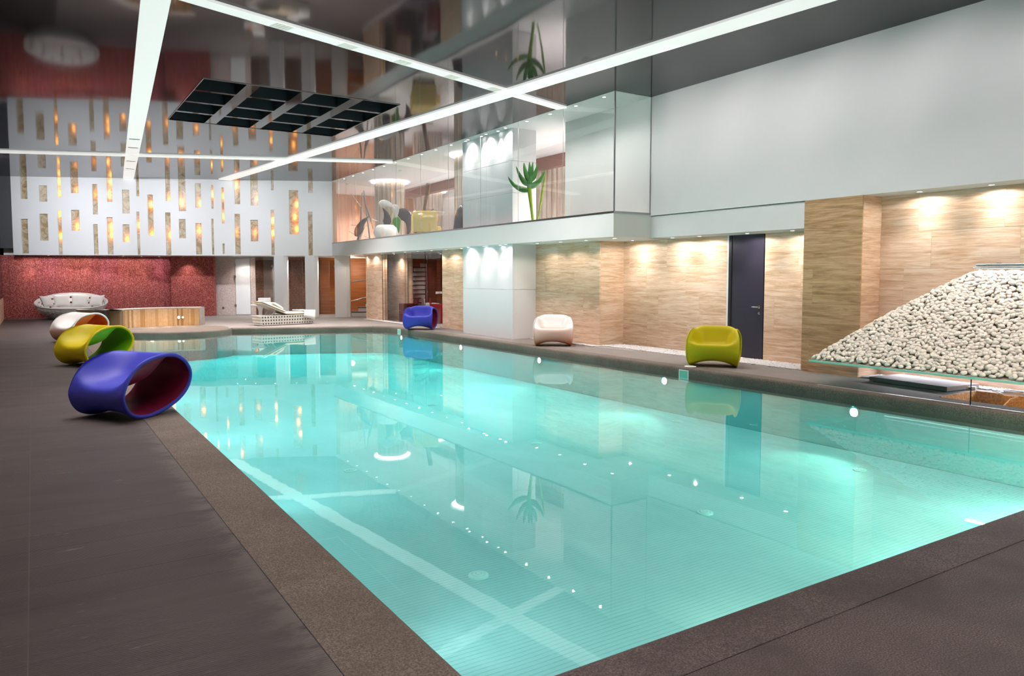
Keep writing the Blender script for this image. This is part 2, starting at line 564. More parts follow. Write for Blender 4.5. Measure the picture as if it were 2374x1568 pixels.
# pool shell
def wallpath(name, path, z0, z1, mat, inset=0.02):
    v = [(p[0], p[1], z) for p in path for z in (z0, z1)]
    f = [(2 * i, 2 * i + 2, 2 * i + 3, 2 * i + 1) for i in range(len(path) - 1)]
    return struct(mk(name, v, f, mat))
wallpath('wall_pool_right', [(PX1 + .01, PY0), (PX1 + .01, 21.9), (9.53, 22.33), (9.21, 22.77)], PBOT, -0.2, M['poolwall'])
wallpath('wall_pool_far', [(9.21, 22.77)] + ARC + [(PX0, 24.62)], PBOT, -0.2, M['poolwall'])
wallpath('wall_pool_left', [(PX0 - .01, 24.62), (PX0 - .01, PY0)], PBOT, -0.2, M['poolwall'])
wallpath('wall_pool_near', [(PX0 - .01, PY0 - .01), (PX1 + .01, PY0 - .01)], PBOT, -0.2, M['poolwall'])
struct(mk('floor_pool', [(p[0], p[1], PBOT) for p in POOL], [tuple(range(len(POOL)))], M['poolfloor']))
water = MB().prism(POOL, PBOT - 0.004, WATER).build('pool_water', M['water'])
tag(water, 'still turquoise water filling the long swimming pool', 'water', kind='stuff')

# ------------------------------------------------------------------ ceiling film with coffers, strips
CX0, CX1, CY0, CY1 = 2.85, 6.85, 15.25, 19.62
BW0, BW1 = Vector((-0.95, 34.0)), Vector((10.0, 28.8))      # back wall line
bd = (BW1 - BW0).normalized()
def bwp(s, off=0.0):
    p = BW0 + bd * s + Vector((-bd.y, bd.x)) * off
    return (p.x, p.y)
def bwy(x):
    return BW0.y + (x - BW0.x) * bd.y / bd.x
v, f = [], []
def quad(pts):
    n = len(v)
    v.extend([(p[0], p[1], ZC) for p in pts])
    f.append(tuple(range(n, n + len(pts))))
quad([(-1, -4), (WX, -4), (WX, 11.8), (-1, 11.8)])
quad([(-1, 11.8), (BF, 11.8), (BF, CY0), (-1, CY0)])
quad([(-1, CY0), (CX0, CY0), (CX0, CY1), (-1, CY1)])
quad([(CX1, CY0), (BF, CY0), (BF, CY1), (CX1, CY1)])
quad([(-1, CY1), (BF, CY1), (BF, 28.8), (-1, 34.03)])
BXW, BYW = 0.26, 0.13
cw = (CX1 - CX0 - 3 * BXW) / 4
chh = (CY1 - CY0 - 3 * BYW) / 4
for i in range(3):
    x0 = CX0 + (i + 1) * cw + i * BXW
    quad([(x0, CY0), (x0 + BXW, CY0), (x0 + BXW, CY1), (x0, CY1)])
for i in range(4):
    x0 = CX0 + i * (cw + BXW)
    for j in range(3):
        y0 = CY0 + (j + 1) * chh + j * BYW
        quad([(x0, y0), (x0 + cw, y0), (x0 + cw, y0 + BYW), (x0, y0 + BYW)])
ceil = struct(mk('ceiling', v, f, M['film']), 'dark glossy stretch film ceiling mirroring the hall')
M['coffer'] = plain('blue_black_coffer', (0.012, 0.02, 0.028), 0.5, var=0.3, scale=3)
cm = None
for i in range(4):
    for j in range(4):
        if cm is None:
            w_, h_ = cw, chh
            vv = [(x, yy, z) for z in (0, 0.45) for yy in (0, h_) for x in (0, w_)]
            o = mk('coffer_recess', vv, [(4, 5, 7, 6), (0, 1, 5, 4), (2, 6, 7, 3), (0, 4, 6, 2), (1, 3, 7, 5)], M['coffer'], ceil)
            cm = o.data
        else:
            o = link('coffer_recess', cm, ceil)
        o.location = (CX0 + i * (cw + BXW), CY0 + j * (chh + BYW), ZC)
for k, (x0, x1, y0, y1) in enumerate(((CX0 - .015, CX1 + .015, CY0 - .015, CY0), (CX0 - .015, CX1 + .015, CY1, CY1 + .02), (CX0 - .015, CX0, CY0, CY1), (CX1, CX1 + .02, CY0, CY1))):
    box('coffer_edge', x0, x1, y0, y1, ZC - 0.012, ZC + 0.02, M['steel'], ceil)

for i, (a, b, w) in enumerate(STRIPS):
    A = Vector(a); B = Vector(b)
    d = (B - A).normalized(); n = Vector((-d.y, d.x))
    pts = [A + n * w / 2, B + n * w / 2, B - n * w / 2, A - n * w / 2]
    zt = ZC - 0.035 - 0.002 * i
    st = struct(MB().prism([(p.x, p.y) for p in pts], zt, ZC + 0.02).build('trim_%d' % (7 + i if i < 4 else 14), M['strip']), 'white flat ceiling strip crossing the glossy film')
    ang = math.atan2(d.y, d.x)
    def on_strip(name, q, lw, ll, mat, dz=0.004):
        """small fitting lying on the underside of the strip; ll along it, lw across"""
        c = A + d * ((Vector(q) - A).dot(d))
        o = MB().box(-ll / 2, ll / 2, -lw / 2, lw / 2, zt - dz, zt + 0.001).build(name, mat, st)
        o.location = (c.x, c.y, 0)
        o.rotation_euler = (0, 0, ang)
        return o
    if i == 1:
        for q in ((3.24, 11.37), (4.39, 11.78), (5.52, 12.12), (6.67, 12.53), (7.79, 12.93)):
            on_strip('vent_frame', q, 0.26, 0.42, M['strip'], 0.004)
            for k in range(5):
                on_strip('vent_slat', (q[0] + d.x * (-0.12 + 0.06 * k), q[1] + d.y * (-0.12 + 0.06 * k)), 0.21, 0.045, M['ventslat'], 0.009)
    if i == 0:
        for q in ((2.38, 22.73), (2.5, 24.22), (2.75, 27.08), (2.9, 29.0), (3.18, 32.2)):
            on_strip('slot_diffuser', q, 0.26, 0.09, M['dark'], 0.004)
    if i == 3:
        for s in range(1, 12):
            q = A + d * s
            on_strip('panel_joint', (q.x, q.y), w, 0.012, M['vent'], 0.002)

# ------------------------------------------------------------------ walls
# back white wall with recessed onyx strips
SLOTS = [(0.75, 0.99, 4.51, 5.37, []), (1.4, 1.68, 4.42, 5.02, []), (2.05, 2.17, 4.59, 5.37, [(2.1, 5.17), (2.09, 4.72)]), (2.52, 2.79, 4.75, 5.37, [(2.7, 4.87)]), (0.72, 0.96, 2.48, 3.76, []), (1.38, 1.67, 2.96, 3.96, []), (2.02, 2.15, 2.43, 4.1, [(2.08, 3.98), (2.08, 3.16)]), (2.5, 2.79, 3.34, 4.12, [(2.68, 3.51)]), (3.28, 3.46, 3.96, 5.1, [(3.36, 4.72)]), (3.8, 3.99, 4.44, 5.37, [(3.94, 5.2), (3.86, 4.72)]), (4.34, 4.6, 4.01, 4.9, []), (4.86, 4.96, 4.66, 5.37, []), (3.27, 3.43, 2.39, 3.59, []), (3.76, 3.97, 2.45, 3.86, [(3.9, 3.52), (3.9, 3.2)]), (4.32, 4.57, 2.93, 3.59, [(4.46, 3.02)]), (4.84, 4.94, 2.41, 4.08, [(4.9, 3.58)]), (5.25, 5.45, 3.18, 4.73, [(5.37, 4.34), (5.37, 3.24)]), (5.92, 6.09, 4.49, 5.37, [(6.03, 4.62)]), (5.88, 6.07, 2.43, 4.06, [(6.04, 3.21)]), (6.39, 6.65, 4.12, 5.37, [(6.49, 4.47)]), (6.37, 6.62, 3.08, 3.81, []), (7.0, 7.21, 4.26, 5.18, [(7.16, 4.42)]), (6.98, 7.2, 2.46, 3.66, [(7.1, 3.39)]), (7.59, 7.67, 4.22, 5.13, [(7.63, 4.77)]), (7.57, 7.65, 2.46, 3.84, []), (7.97, 8.06, 3.66, 5.04, [(8.03, 4.72), (8.01, 3.94)]), (7.96, 8.04, 2.48, 2.89, []), (8.46, 8.66, 4.41, 5.37, [(8.5, 5.14)]), (8.44, 8.64, 2.47, 4.03, [(8.49, 3.34)]), (9.06, 9.33, 4.36, 5.37, [(9.27, 4.63)]), (9.03, 9.31, 2.98, 3.81, [(9.18, 3.31)]), (9.83, 9.93, 4.96, 5.37, []), (9.8, 9.92, 2.45, 4.2, [(9.86, 3.79), (9.86, 3.3)]), (10.5, 10.85, 3.26, 4.97, [(10.78, 4.43), (10.7, 3.95), (10.76, 3.47)]), (11.24, 11.41, 4.87, 5.37, []), (11.21, 11.38, 2.43, 4.14, [])]
SLOTS = [(a, b, max(c, ZS + 0.02), min(d, ZC), g) for a, b, c, d, g in SLOTS]
S0, S1 = 0.42, (BW1 - BW0).length + 0.02
def wall_with_slots():
    xs = sorted({S0, S1} | {s for q in SLOTS for s in q[:2]})
    zs = sorted({ZS, ZC} | {z for q in SLOTS for z in q[2:4]})
    DEP = 0.075
    v, f, idx = [], [], {}
    def P(s, z, d):
        key = (round(s, 3), round(z, 3), d)
        if key not in idx:
            p = bwp(s, d)
            idx[key] = len(v)
            v.append((p[0], p[1], z))
        return idx[key]
    def hole(s, z):
        return any(q[0] < s < q[1] and q[2] < z < q[3] for q in SLOTS)
    for i in range(len(xs) - 1):
        for j in range(len(zs) - 1):
            if not hole((xs[i] + xs[i + 1]) / 2, (zs[j] + zs[j + 1]) / 2):
                f.append((P(xs[i], zs[j], 0), P(xs[i + 1], zs[j], 0), P(xs[i + 1], zs[j + 1], 0), P(xs[i], zs[j + 1], 0)))
    for a, b, c, d, g in SLOTS:
        r = [(a, c), (b, c), (b, d), (a, d)]
        for k in range(4):
            p, q = r[k], r[(k + 1) % 4]
            f.append((P(*p, 0), P(*q, 0), P(*q, DEP), P(*p, DEP)))
    # bottom edge and back of the wall
    f.append((P(S0, ZS, 0), P(S1, ZS, 0), P(S1, ZS, 0.35), P(S0, ZS, 0.35)))
    f.append((P(S0, ZS, 0.35), P(S1, ZS, 0.35), P(S1, ZC, 0.35), P(S0, ZC, 0.35)))
    f.append((P(S0, ZS, 0), P(S0, ZC, 0), P(S0, ZC, 0.35), P(S0, ZS, 0.35)))
    f.append((P(S1, ZS, 0), P(S1, ZC, 0), P(S1, ZC, 0.35), P(S1, ZS, 0.35)))
    return struct(mk('wall_back', v, f, M['white']), 'white back wall cut with upright onyx slots')
wall_back = wall_with_slots()

def m_onyx():
    t = NT('veined_onyx')
    rnd = t.n('ObjectInfo').outputs['Random']
    vadd = t.n('VectorMath', _operation='ADD')
    t.t.links.new(t.pos((2.0, 2.0, 2.0)), vadd.inputs[0])
    t.set(vadd.inputs[1], t.n('CombineXYZ', X=t.math('MULTIPLY', rnd, 40.0), Y=0.0, Z=t.math('MULTIPLY', rnd, 17.0)).outputs[0])
    n1 = t.noise(vadd.outputs[0], 1.4, 5, 0.55, 1.2)
    bandf = t.math('ABSOLUTE', t.math('SINE', t.math('MULTIPLY', n1, 26.0)))
    vein = t.math('GREATER_THAN', bandf, 0.93)
    c = t.ramp(n1, [(0.32, (0.30, 0.19, 0.09)), (0.47, (0.50, 0.39, 0.25)), (0.66, (0.66, 0.57, 0.44))])
    c = t.mix(t.math('MULTIPLY', vein, 0.45), c, (0.22, 0.13, 0.06))
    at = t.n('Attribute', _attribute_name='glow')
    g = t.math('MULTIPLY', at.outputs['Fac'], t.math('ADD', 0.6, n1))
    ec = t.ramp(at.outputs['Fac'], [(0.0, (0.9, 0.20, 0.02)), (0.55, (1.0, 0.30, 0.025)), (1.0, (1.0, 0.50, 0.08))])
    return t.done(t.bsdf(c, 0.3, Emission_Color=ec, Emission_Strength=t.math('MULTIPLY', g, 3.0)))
M['onyx'] = m_onyx()
for a, b, c, d, g in SLOTS:
    nx, nz = 8, max(6, int((d - c) / 0.05))
    vv = []
    gl = []
    for j in range(nz + 1):
        for i in range(nx + 1):
            s = a + (b - a) * i / nx; z = c + (d - c) * j / nz
            p = bwp(s, 0.07)
            vv.append((p[0], p[1], z))
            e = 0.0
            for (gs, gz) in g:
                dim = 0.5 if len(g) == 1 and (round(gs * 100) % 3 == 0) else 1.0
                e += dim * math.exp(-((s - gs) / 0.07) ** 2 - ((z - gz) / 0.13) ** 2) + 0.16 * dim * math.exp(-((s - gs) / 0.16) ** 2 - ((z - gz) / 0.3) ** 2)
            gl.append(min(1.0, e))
    ff = [(j * (nx + 1) + i, j * (nx + 1) + i + 1, (j + 1) * (nx + 1) + i + 1, (j + 1) * (nx + 1) + i) for j in range(nz) for i in range(nx)]
    o = mk('onyx_panel', vv, ff, M['onyx'], wall_back)
    at = o.data.attributes.new('glow', 'FLOAT', 'POINT')
    at.data.foreach_set('value', gl)

# grey end piece left of the white wall, left wall of dark gloss panels over a stone base
M['smoke'] = plain('dark_gloss_panel', (0.02, 0.016, 0.024), 0.12, var=0.2, scale=1.0)
struct(MB().prism([bwp(-0.2, 0.0), bwp(S0, 0.0), bwp(S0, 0.3), bwp(-0.2, 0.3)], ZS + .25, ZC).build('wall_back_end', plain('grey_end_panel', (0.10, 0.10, 0.105), 0.2)))
wl = struct(MB().box(-1.2, -1.0, -4, 35, 0, ZC).build('wall_left', M['dark']))
yy = -3.9
while yy < 34.5:
    box('panel', -1.0, -0.965, yy, yy + 2.385, 0.82, ZC, M['smoke'], wl)
    box('stone_slab', -1.0, -0.955, yy, yy + 2.39, 0.0, 0.81, M['trav'], wl)
    yy += 2.4
struct(box('wall_near', -1.2, 16, -4.2, -4.0, 0, ZC, M['white']))

# red mosaic wall recessed under the back wall, and the nearer red panel
struct(MB().prism([(-1.0, 34.25), (5.1, 33.62), (5.1, 33.9), (-1.0, 34.6)], 0, ZS).build('wall_back_red', M['redmos']), 'recessed wall of glittering dark red mosaic')
struct(MB().prism([(4.72, 33.05), (6.22, 32.33), (6.36, 32.62), (4.86, 33.34)], 0, ZS).build('wall_red_panel', M['redmos']), 'projecting panel of red mosaic')
# soffit over the back recess
struct(MB().prism([bwp(-0.1, 0.35), bwp(12.9, 0.35), (13.5, 36), (-1.0, 36)], ZS + 0.004, ZS + 0.3).build('ceiling_back', M['white']))

# ------------------------------------------------------------------ right side: upper wall, balcony, travertine
def hwall(name, x, y0, y1, z0, z1, mat, th=0.25):
    """wall plane facing -x at x"""
    return struct(box(name, x, x + th, min(y0, y1), max(y0, y1), z0, z1, mat))
hwall('wall_right', WX, -4.0, 14.8, ZN, ZC, M['white'], 0.2)
struct(box('trim_11', WX + 0.03, WX + 0.2, 8.06, 11.9, ZS, ZN - 0.012, M['white']))
struct(box('ceiling_right', WX + 0.2, 12.6, 8.05, 11.9, ZS, ZS + 0.05, M['white']))
struct(box('ceiling_niche', WX + 0.2, 12.6, -4, 8.05, ZN, ZN + 0.05, M['white']))

def slabs_x(name, x, y0, y1, z0, z1, mat, rows=4, length=1.22, seed=0, ends=(True, True)):
    """wall facing -x clad in stone slabs (parts) over a core"""
    w = struct(box(name, x + 0.02, x + 0.2, y0 + 0.026, y1 - 0.026, z0, z1, M['dark']))
    random.seed(seed)
    rh = (z1 - z0) / rows
    for r in range(rows):
        y = y0 - random.uniform(0, length * 0.8)
        while y < y1:
            a, b = max(y, y0), min(y + length, y1)
            if b - a > 0.02:
                o = MB().box(0, 0.025, 0, b - a - 0.002, 0, rh - 0.002).build('stone_slab', mat, w)
                o.location = (x + random.uniform(-0.0012, 0.0012), a, z0 + r * rh)
            y += length
    for ye in [q for q, on in zip((y0, y1 - 0.024), ends) if on]:
        MB().box(x + 0.004, x + 0.2, ye, ye + 0.024, z0, z1 - 0.002).build('stone_slab', mat, w)
    return w
def slabs_y(name, y, x0, x1, z0, z1, mat, rows=4, seed=0, length=1.22):
    """wall facing -y clad in stone slabs"""
    w = struct(box(name, x0, x1, y + 0.02, y + 0.2, z0, z1, M['dark']))
    random.seed(seed)
    rh = (z1 - z0) / rows
    for r in range(rows):
        x = x0
        while x < x1 - 0.02:
            b = min(x + length, x1)
            o = MB().box(0, b - x - 0.002, 0, 0.025, 0, rh - 0.002).build('stone_slab', mat, w)
            o.location = (x, y + random.uniform(-0.001, 0.001), z0 + r * rh)
            x += length
    return w
DX = 11.72
slabs_x('wall_travertine_door_side', DX, 10.33, 13.5, 0, ZS, M['trav'], seed=1)
slabs_x('wall_travertine_door_right', DX, 8.05, 9.42, 0, ZS, M['trav'], seed=2)
slabs_x('wall_travertine_bay', 11.0, 13.45, 16.3, 0, ZS, M['trav'], seed=3, ends=(False, True))
slabs_y('wall_travertine_return', 13.45, 11.027, 11.74, 0, ZS, M['trav'], seed=4)
slabs_x('wall_travertine_strip', 10.78, 18.6, 20.9, 0, ZS, M['trav'], seed=5)
slabs_x('wall_travertine_pier', 10.62, 25.3, 26.75, 0, ZS, M['trav'], seed=6)
# pier and niche at the right
slabs_x('wall_pier', 11.0, 7.0, 8.05, 0, ZN, M['travdark'], rows=5, seed=7, ends=(False, True))
struct(box('wall_pier_core', 11.02, 11.9, 7.03, 8.04, 0, ZN, M['dark']))
slabs_y('wall_pier_side', 7.0, 11.027, 11.55, 0, ZN, M['trav'], rows=5, seed=8)
slabs_x('wall_niche', 11.52, -4.0, 7.0, 0, ZN, M['trav'], rows=5, seed=9)

# dark door in the travertine wall
struct(box('wall_door_core', DX + 0.06, DX + 0.2, 9.42, 10.33, 0, ZS, M['dark']))
door = struct(box('door_1', DX + 0.01, DX + 0.05, 9.45, 10.22, 0.02, ZS, M['door'], bevel=0.004), 'tall dark violet door in the travertine wall')
box('door_frame', DX - 0.005, DX + 0.06, 10.225, 10.29, 0, ZS, M['dark'], door)
box('frame_reveal', DX - 0.01, DX + 0.06, 10.29, 10.33, 0, ZS, M['white'], door)
hd = MB().lathe([(0.0, 0.0), (0.028, 0.0), (0.028, -0.012), (0.0, -0.012)], 16, (DX + 0.01, 9.53, 1.02), 'x').build('handle_rose', M['chrome'], door, smooth=True)
MB().tube([(DX, 9.53, 1.02), (DX - 0.05, 9.53, 1.02), (DX - 0.058, 9.54, 1.02), (DX - 0.058, 9.66, 1.02)], 0.01, 10).build('lever', M['chrome'], door, smooth=True)
MB().lathe([(0.0, 0.0), (0.026, 0.0), (0.026, -0.01), (0.0, -0.01)], 16, (DX + 0.01, 9.53, 0.90), 'x').build('lock_rose', M['chrome'], door, smooth=True)
MB().tube([(DX, 9.53, 0.90), (DX - 0.02, 9.53, 0.90)], 0.012, 10).build('lock_knob', M['chrome'], door, smooth=True)

# white pillar through both floors
pw = struct(box('wall_pillar', 10.32, 10.99, 16.08, 18.62, 0, ZC, M['white']), 'white panelled pillar rising through the balcony')
for z0, z1 in ((0.0, 1.27), (1.275, ZS), (2.93, 3.72), (3.725, 4.52), (4.525, ZC)):
    for (y0, y1) in ((16.05, 18.65),) if z0 < 2 else ((16.05, 17.345), (17.35, 18.65)):
        box('panel', 10.28, 10.32, y0, y1, z0 + .001, z1, M['white_satin'], pw, bevel=0.003)
    box('panel', 10.322, 11.0, 16.05, 16.08, z0 + .001, z1, M['white_satin'], pw, bevel=0.003)

# balcony slab and upper floor rooms
struct(MB().prism([(BF, 11.8), (17, 11.8), (17, 36), (11, 36), (10.02, 28.82), (BF, 28.8)], ZS, ZN + 0.02).build('floor_balcony', M['white']), 'white balcony slab with a deep fascia')
box('edge_channel', BF - 0.004, BF + 0.05, 11.79, 28.8, ZN + .02, ZN + 0.06, M['steel'], bpy.data.objects['floor_balcony'])
box('edge_channel', BF + 0.05, WX, 11.79, 11.84, ZN + .02, ZN + 0.06, M['steel'], bpy.data.objects['floor_balcony'])
struct(MB().prism([(BF, 11.8), (17, 11.8), (17, 36), (11, 36), (10.02, 28.82), (BF, 28.8)], ZC - 0.004, ZC + 0.2).build('ceiling_balcony', M['white']))
# glazing, pane by pane
gl = thing('window_1', 'tall frameless glass wall along the balcony edge', 'window')
gl['kind'] = 'structure'
YS = [11.8, 13.56, 15.38, 17.2, 19.0, 20.8, 22.6, 24.4, 26.2, 28.0, 28.78]
for a, b in zip(YS[:-1], YS[1:]):
    o = box('pane', BF + 0.01, BF + 0.022, a + 0.004, b - 0.004, ZN + 0.03, ZC - 0.006, M['glass'], gl)
    box('joint', BF + 0.012, BF + 0.02, b - 0.0035, b + 0.0035, ZN + 0.06, ZC - 0.006, M['vent'], gl)
box('pane', BF + 0.03, WX - 0.005, 11.805, 11.817, ZN + 0.03, ZC - 0.006, M['glass'], gl)
box('joint', BF + 0.004, BF + 0.028, 11.79, 11.812, ZN + 0.05, ZC - 0.006, M['steel'], gl)
box('joint', WX - 0.012, WX, 11.795, 11.81, ZN + 0.05, ZC - 0.006, M['steel'], gl)

# upper rooms: cladding walls, beam, round clad columns with light rings
struct(MB().prism([(10.05, 29.0), (10.25, 28.95), (11.4, 33.0), (11.2, 33.1)], ZN, ZC).build('wall_upper_end', M['slatwood']))
struct(box('wall_upper_rear', 11.0, 17, 33.0, 33.2, ZN, ZC, M['slatwood']))
struct(box('wall_upper_side', 16.8, 17.0, 11.8, 33.0, ZN, ZC, M['slatwood']))
struct(box('wall_upper_right', WX + 0.2, 17, 11.81, 12.0, ZN, ZC, M['white']))
struct(box('trim_12', 13.6, 13.9, 17.0, 33.0, ZC - 0.35, ZC - 0.005, plain('brown_beam', (0.2, 0.11, 0.09), 0.4)))
M['cove'] = emitter('cove_glow', (1.0, 0.95, 0.97), 7.0)
def clad_column(x, y, r, label, mat=None):
    t = thing('clad_column', label, 'column', (x, y, ZN + 0.021), group='striped stone columns upstairs')
    random.seed(int(x * 100))
    n = 34
    sh = []
    MB().lathe([(r - 0.02, 0), (r - 0.02, ZC - ZN - 0.025)], 48).build('core', M['slatwood'], t, smooth=True)
    for k in range(n):
        a0 = 2 * math.pi * k / n
        w = 2 * math.pi * r / n * 0.96
        dpt = random.choice((0.0, 0.012, 0.03))
        b = MB().box(r - 0.04, r + dpt, -w / 2, w / 2, 0, ZC - ZN - 0.13)
        o = b.build('cladding_strip', M['slat'], t)
        o.rotation_euler = (0, 0, a0)
    MB().lathe([(r - 0.01, ZC - ZN - 0.09), (r + 0.16, ZC - ZN - 0.09), (r + 0.16, ZC - ZN - 0.06), (r - 0.01, ZC - ZN - 0.06)], 48).build('light_ring', M['cove'], t, smooth=True)
    return t
clad_column(11.95, 27.6, 0.56, 'round striped stone column with glowing ring behind white pot')
clad_column(11.45, 20.2, 0.5, 'round striped stone column half hidden by the white pillar')
clad_column(14.6, 29.6, 0.62, 'round striped stone column deepest behind the wrapped yellow seat')
clad_column(14.6, 20.2, 0.85, 'round striped stone column behind the tall green plant')

# ------------------------------------------------------------------ back rooms at pool level
RA, RB = Vector((5.2, 33.6)), Vector((11.2, 30.75))
rd = (RB - RA).normalized()
rn = Vector((-rd.y, rd.x))
def rp(s, off=0.0):
    p = RA + rd * s + rn * off
    return (p.x, p.y)
def rear(name, s0, s1, mat, off=0.0, th=0.12, z0=0.0, z1=None, parent=None):
    o = MB().prism([rp(s0, off), rp(s1, off), rp(s1, off + th), rp(s0, off + th)], z0, ZS if z1 is None else z1).build(name, mat, parent)
    return o if parent else struct(o)
wp = rear('wall_rear_pale', 0.6, 2.15, M['pinkmos'])
d2 = rear('door_2', 2.17, 2.76, M['white_gloss'], -0.01, 0.05, 0.02, ZS - 0.06)
d2['label'] = 'white leaf door hung beside the pale mosaic wall'
for z in (0.35, 1.55, 2.05):
    rear('hinge', 2.11, 2.19, M['steel'], -0.03, 0.025, z, z + 0.1, d2)
rear('wall_rear_behind_door', 2.15, 2.78, M['white'], 0.06)
rear('wall_rear_pale_strip', 2.78, 2.98, M['pinkmos'], -0.02)
rear('wall_rear_brown_strip', 2.98, 3.3, M['brownmos'], 0.02)
rear('wall_rear_grey_glass', 3.3, 3.75, plain('grey_reflection_panel', (0.32, 0.32, 0.32), 0.15), 0.02)  # flat grey stands for the reflection in the glass
rear('wall_rear_brown', 3.75, 5.2, M['brownmos'])
rear('wall_rear_wood', 5.2, 6.5, M['wood'], 0.4)
rear('wall_rear_dark_jamb', 5.42, 5.56, M['maroon'], 0.3)
def glass_door(name, s0, s1, off, hinge_s, label):
    g = rear(name, s0, s1, glassy(name + '_glass', (0.86, 0.80, 0.76)), off, 0.012, 0.03, ZS - 0.12)
    g['label'] = label
    for z in (0.32, 2.0):
        rear('hinge', hinge_s - 0.04, hinge_s + 0.04, M['steel'], off - 0.012, 0.035, z, z + 0.1, g)
    return g
glass_door('door_3', 3.0, 3.7, -0.08, 3.68, 'frameless glass door between pale mosaic and the first white column')
glass_door('door_4', 4.3, 5.0, -0.08, 4.3, 'frameless glass door in front of brown mosaic')
glass_door('door_5', 5.54, 6.28, -0.08, 6.26, 'frameless glass door in front of the orange wood wall')
sk = thing('wall_socket', 'small grey power socket low on the pale mosaic wall', 'socket', (*rp(1.65, -0.012), 0.30), math.atan2(rd.y, rd.x))
MB().box(-0.045, 0.045, -0.006, 0.006, -0.04, 0.04).build('plate', M['steel'], sk, bevel=0.003)
MB().box(-0.022, 0.022, -0.009, -0.006, -0.02, 0.02).build('insert', M['dark'], sk)
# white columns under the back wall
for i, (s0, s1) in enumerate(((9.88, 10.36), (11.06, 11.53), (12.2, 12.78))):
    struct(MB().prism([bwp(s0, 0.02), bwp(s1 - 0.12, -0.0), bwp(s1, 0.1), bwp(s1, 0.42), bwp(s0, 0.42)], 0, ZS).build('wall_column_%d' % (i + 1), M['white']),
           'white column carrying the back wall')
# wood lined stair recess behind the third column
struct(MB().prism([(10.3, 33.2), (16, 30.6), (16, 30.9), (10.4, 33.5)], 0, ZS + 0.4).build('wall_stair_wood', M['wood']))
struct(MB().prism([(10.58, 26.75), (10.85, 26.75), (13.0, 31.9), (12.7, 32.0)], 0, ZS).build('wall_stair_side', M['trav']))
sf = thing('stair_flight', 'white steps with chrome rails in front of orange wood', 'stairs', (11.1, 29.6, 0), math.atan2(rd.y, rd.x))
for k in range(4):
    s_ = MB().box(0.0 + 0.28 * k, 1.5, -0.5, 0.5, 0.18 * k, 0.18 * (k + 1) - 0.03).build('riser', M['white'], sf)
    MB().box(-0.03 + 0.28 * k, 1.5, -0.52, 0.52, 0.18 * (k + 1) - 0.03, 0.18 * (k + 1)).build('tread', M['maroon'], sf)
MB().tube([(-0.2, -0.55, 0.55), (1.5, -0.55, 1.0)], 0.025, 8).build('lower_rail', M['chrome'], sf, smooth=True)
MB().tube([(-0.2, -0.55, 1.35), (1.5, -0.55, 1.62)], 0.025, 8).build('upper_rail', M['chrome'], sf, smooth=True)

# glazed room beside the travertine
g2 = thing('window_2', 'floor to soffit glass wall with a door between travertine walls', 'window')
g2['kind'] = 'structure'
M['tint'] = glassy('smoke_tinted_glass', (0.92, 0.90, 0.89), 1.5, 0.0, 0.7)
for a, b in ((20.92, 22.0), (22.0, 23.0), (23.0, 23.55), (23.55, 25.28)):
    box('pane', 10.72, 10.732, a + 0.004, b - 0.004, 0.03, ZS - 0.005, M['tint'], g2)
    box('joint', 10.722, 10.73, b - 0.004, b + 0.004, 0.03, ZS - 0.005, M['dark'], g2)
box('sill', 10.70, 10.76, 20.9, 25.3, 0, 0.03, M['steel'], g2)
MB().tube([(10.66, 23.62, 1.02), (10.66, 23.75, 1.02)], 0.012, 8).build('door_handle', M['chrome'], g2, smooth=True)
slabs_x('wall_glazed_room_left', 11.3, 24.6, 26.7, 0, ZS, M['trav'], seed=11)
struct(box('wall_glazed_room_rear', 15.2, 15.4, 16.0, 30.0, 0, ZS, M['wood']))
struct(box('wall_glazed_room_panel', 13.4, 13.6, 19.0, 23.4, 0, ZS - 0.35, M['maroon']))
struct(box('wall_glazed_room_side', 10.98, 15.2, 18.4, 18.6, 0, ZS, M['trav']))
struct(box('wall_outer', 15.9, 16.1, -4, 36, 0, ZC, M['white']))

# gravel strip by the travertine
bed = [(10.95, 8.0), (DX, 8.0), (DX, 13.5), (11.0, 13.5), (11.0, 16.0), (10.72, 16.0), (10.75, 13.2), (10.95, 12.0)]
struct(MB().prism(bed, -0.01, 0.004).build('floor_gravel_bed', M['bed']))
random.seed(21)
def gravel(name, region, n, r0, r1, label):
    b = MB()
    oc = [(1, 0, 0), (-1, 0, 0), (0, 1, 0), (0, -1, 0), (0, 0, 1), (0, 0, -1)]
    of = [(0, 2, 4), (2, 1, 4), (1, 3, 4), (3, 0, 4), (2, 0, 5), (1, 2, 5), (3, 1, 5), (0, 3, 5)]
    for _ in range(n):
        x0, x1, y0, y1 = random.choice(region)
        c = (random.uniform(x0, x1), random.uniform(y0, y1))
        r = random.uniform(r0, r1); a = random.uniform(0, 6.28); q = random.uniform(0.6, 1.0)
        vv = [(c[0] + r * (p[0] * math.cos(a) - q * p[1] * math.sin(a)), c[1] + r * (p[0] * math.sin(a) + q * p[1] * math.cos(a)), 0.006 + r * 0.5 + p[2] * r * 0.6) for p in oc]
        b.add(vv, of)
    o = b.build(name, M['gravel'])
    return tag(o, label, 'gravel', kind='stuff')
gravel("gravel", [(10.98, 11.68, 8.05, 13.4)], 6000, 0.012, 0.026, "loose white gravel strip at the foot of the travertine by the dark door")
gravel("gravel", [(10.74, 10.95, 13.3, 16.0)], 1000, 0.012, 0.026, "loose white gravel strip at the foot of the travertine bay")
gravel('gravel', [(11.3, 11.5, 3.0, 6.95), (11.3, 11.5, 3.0, 6.95), (11.02, 11.3, 6.7, 6.95)], 2200, 0.012, 0.026, 'loose white gravel under the pebble cascade')
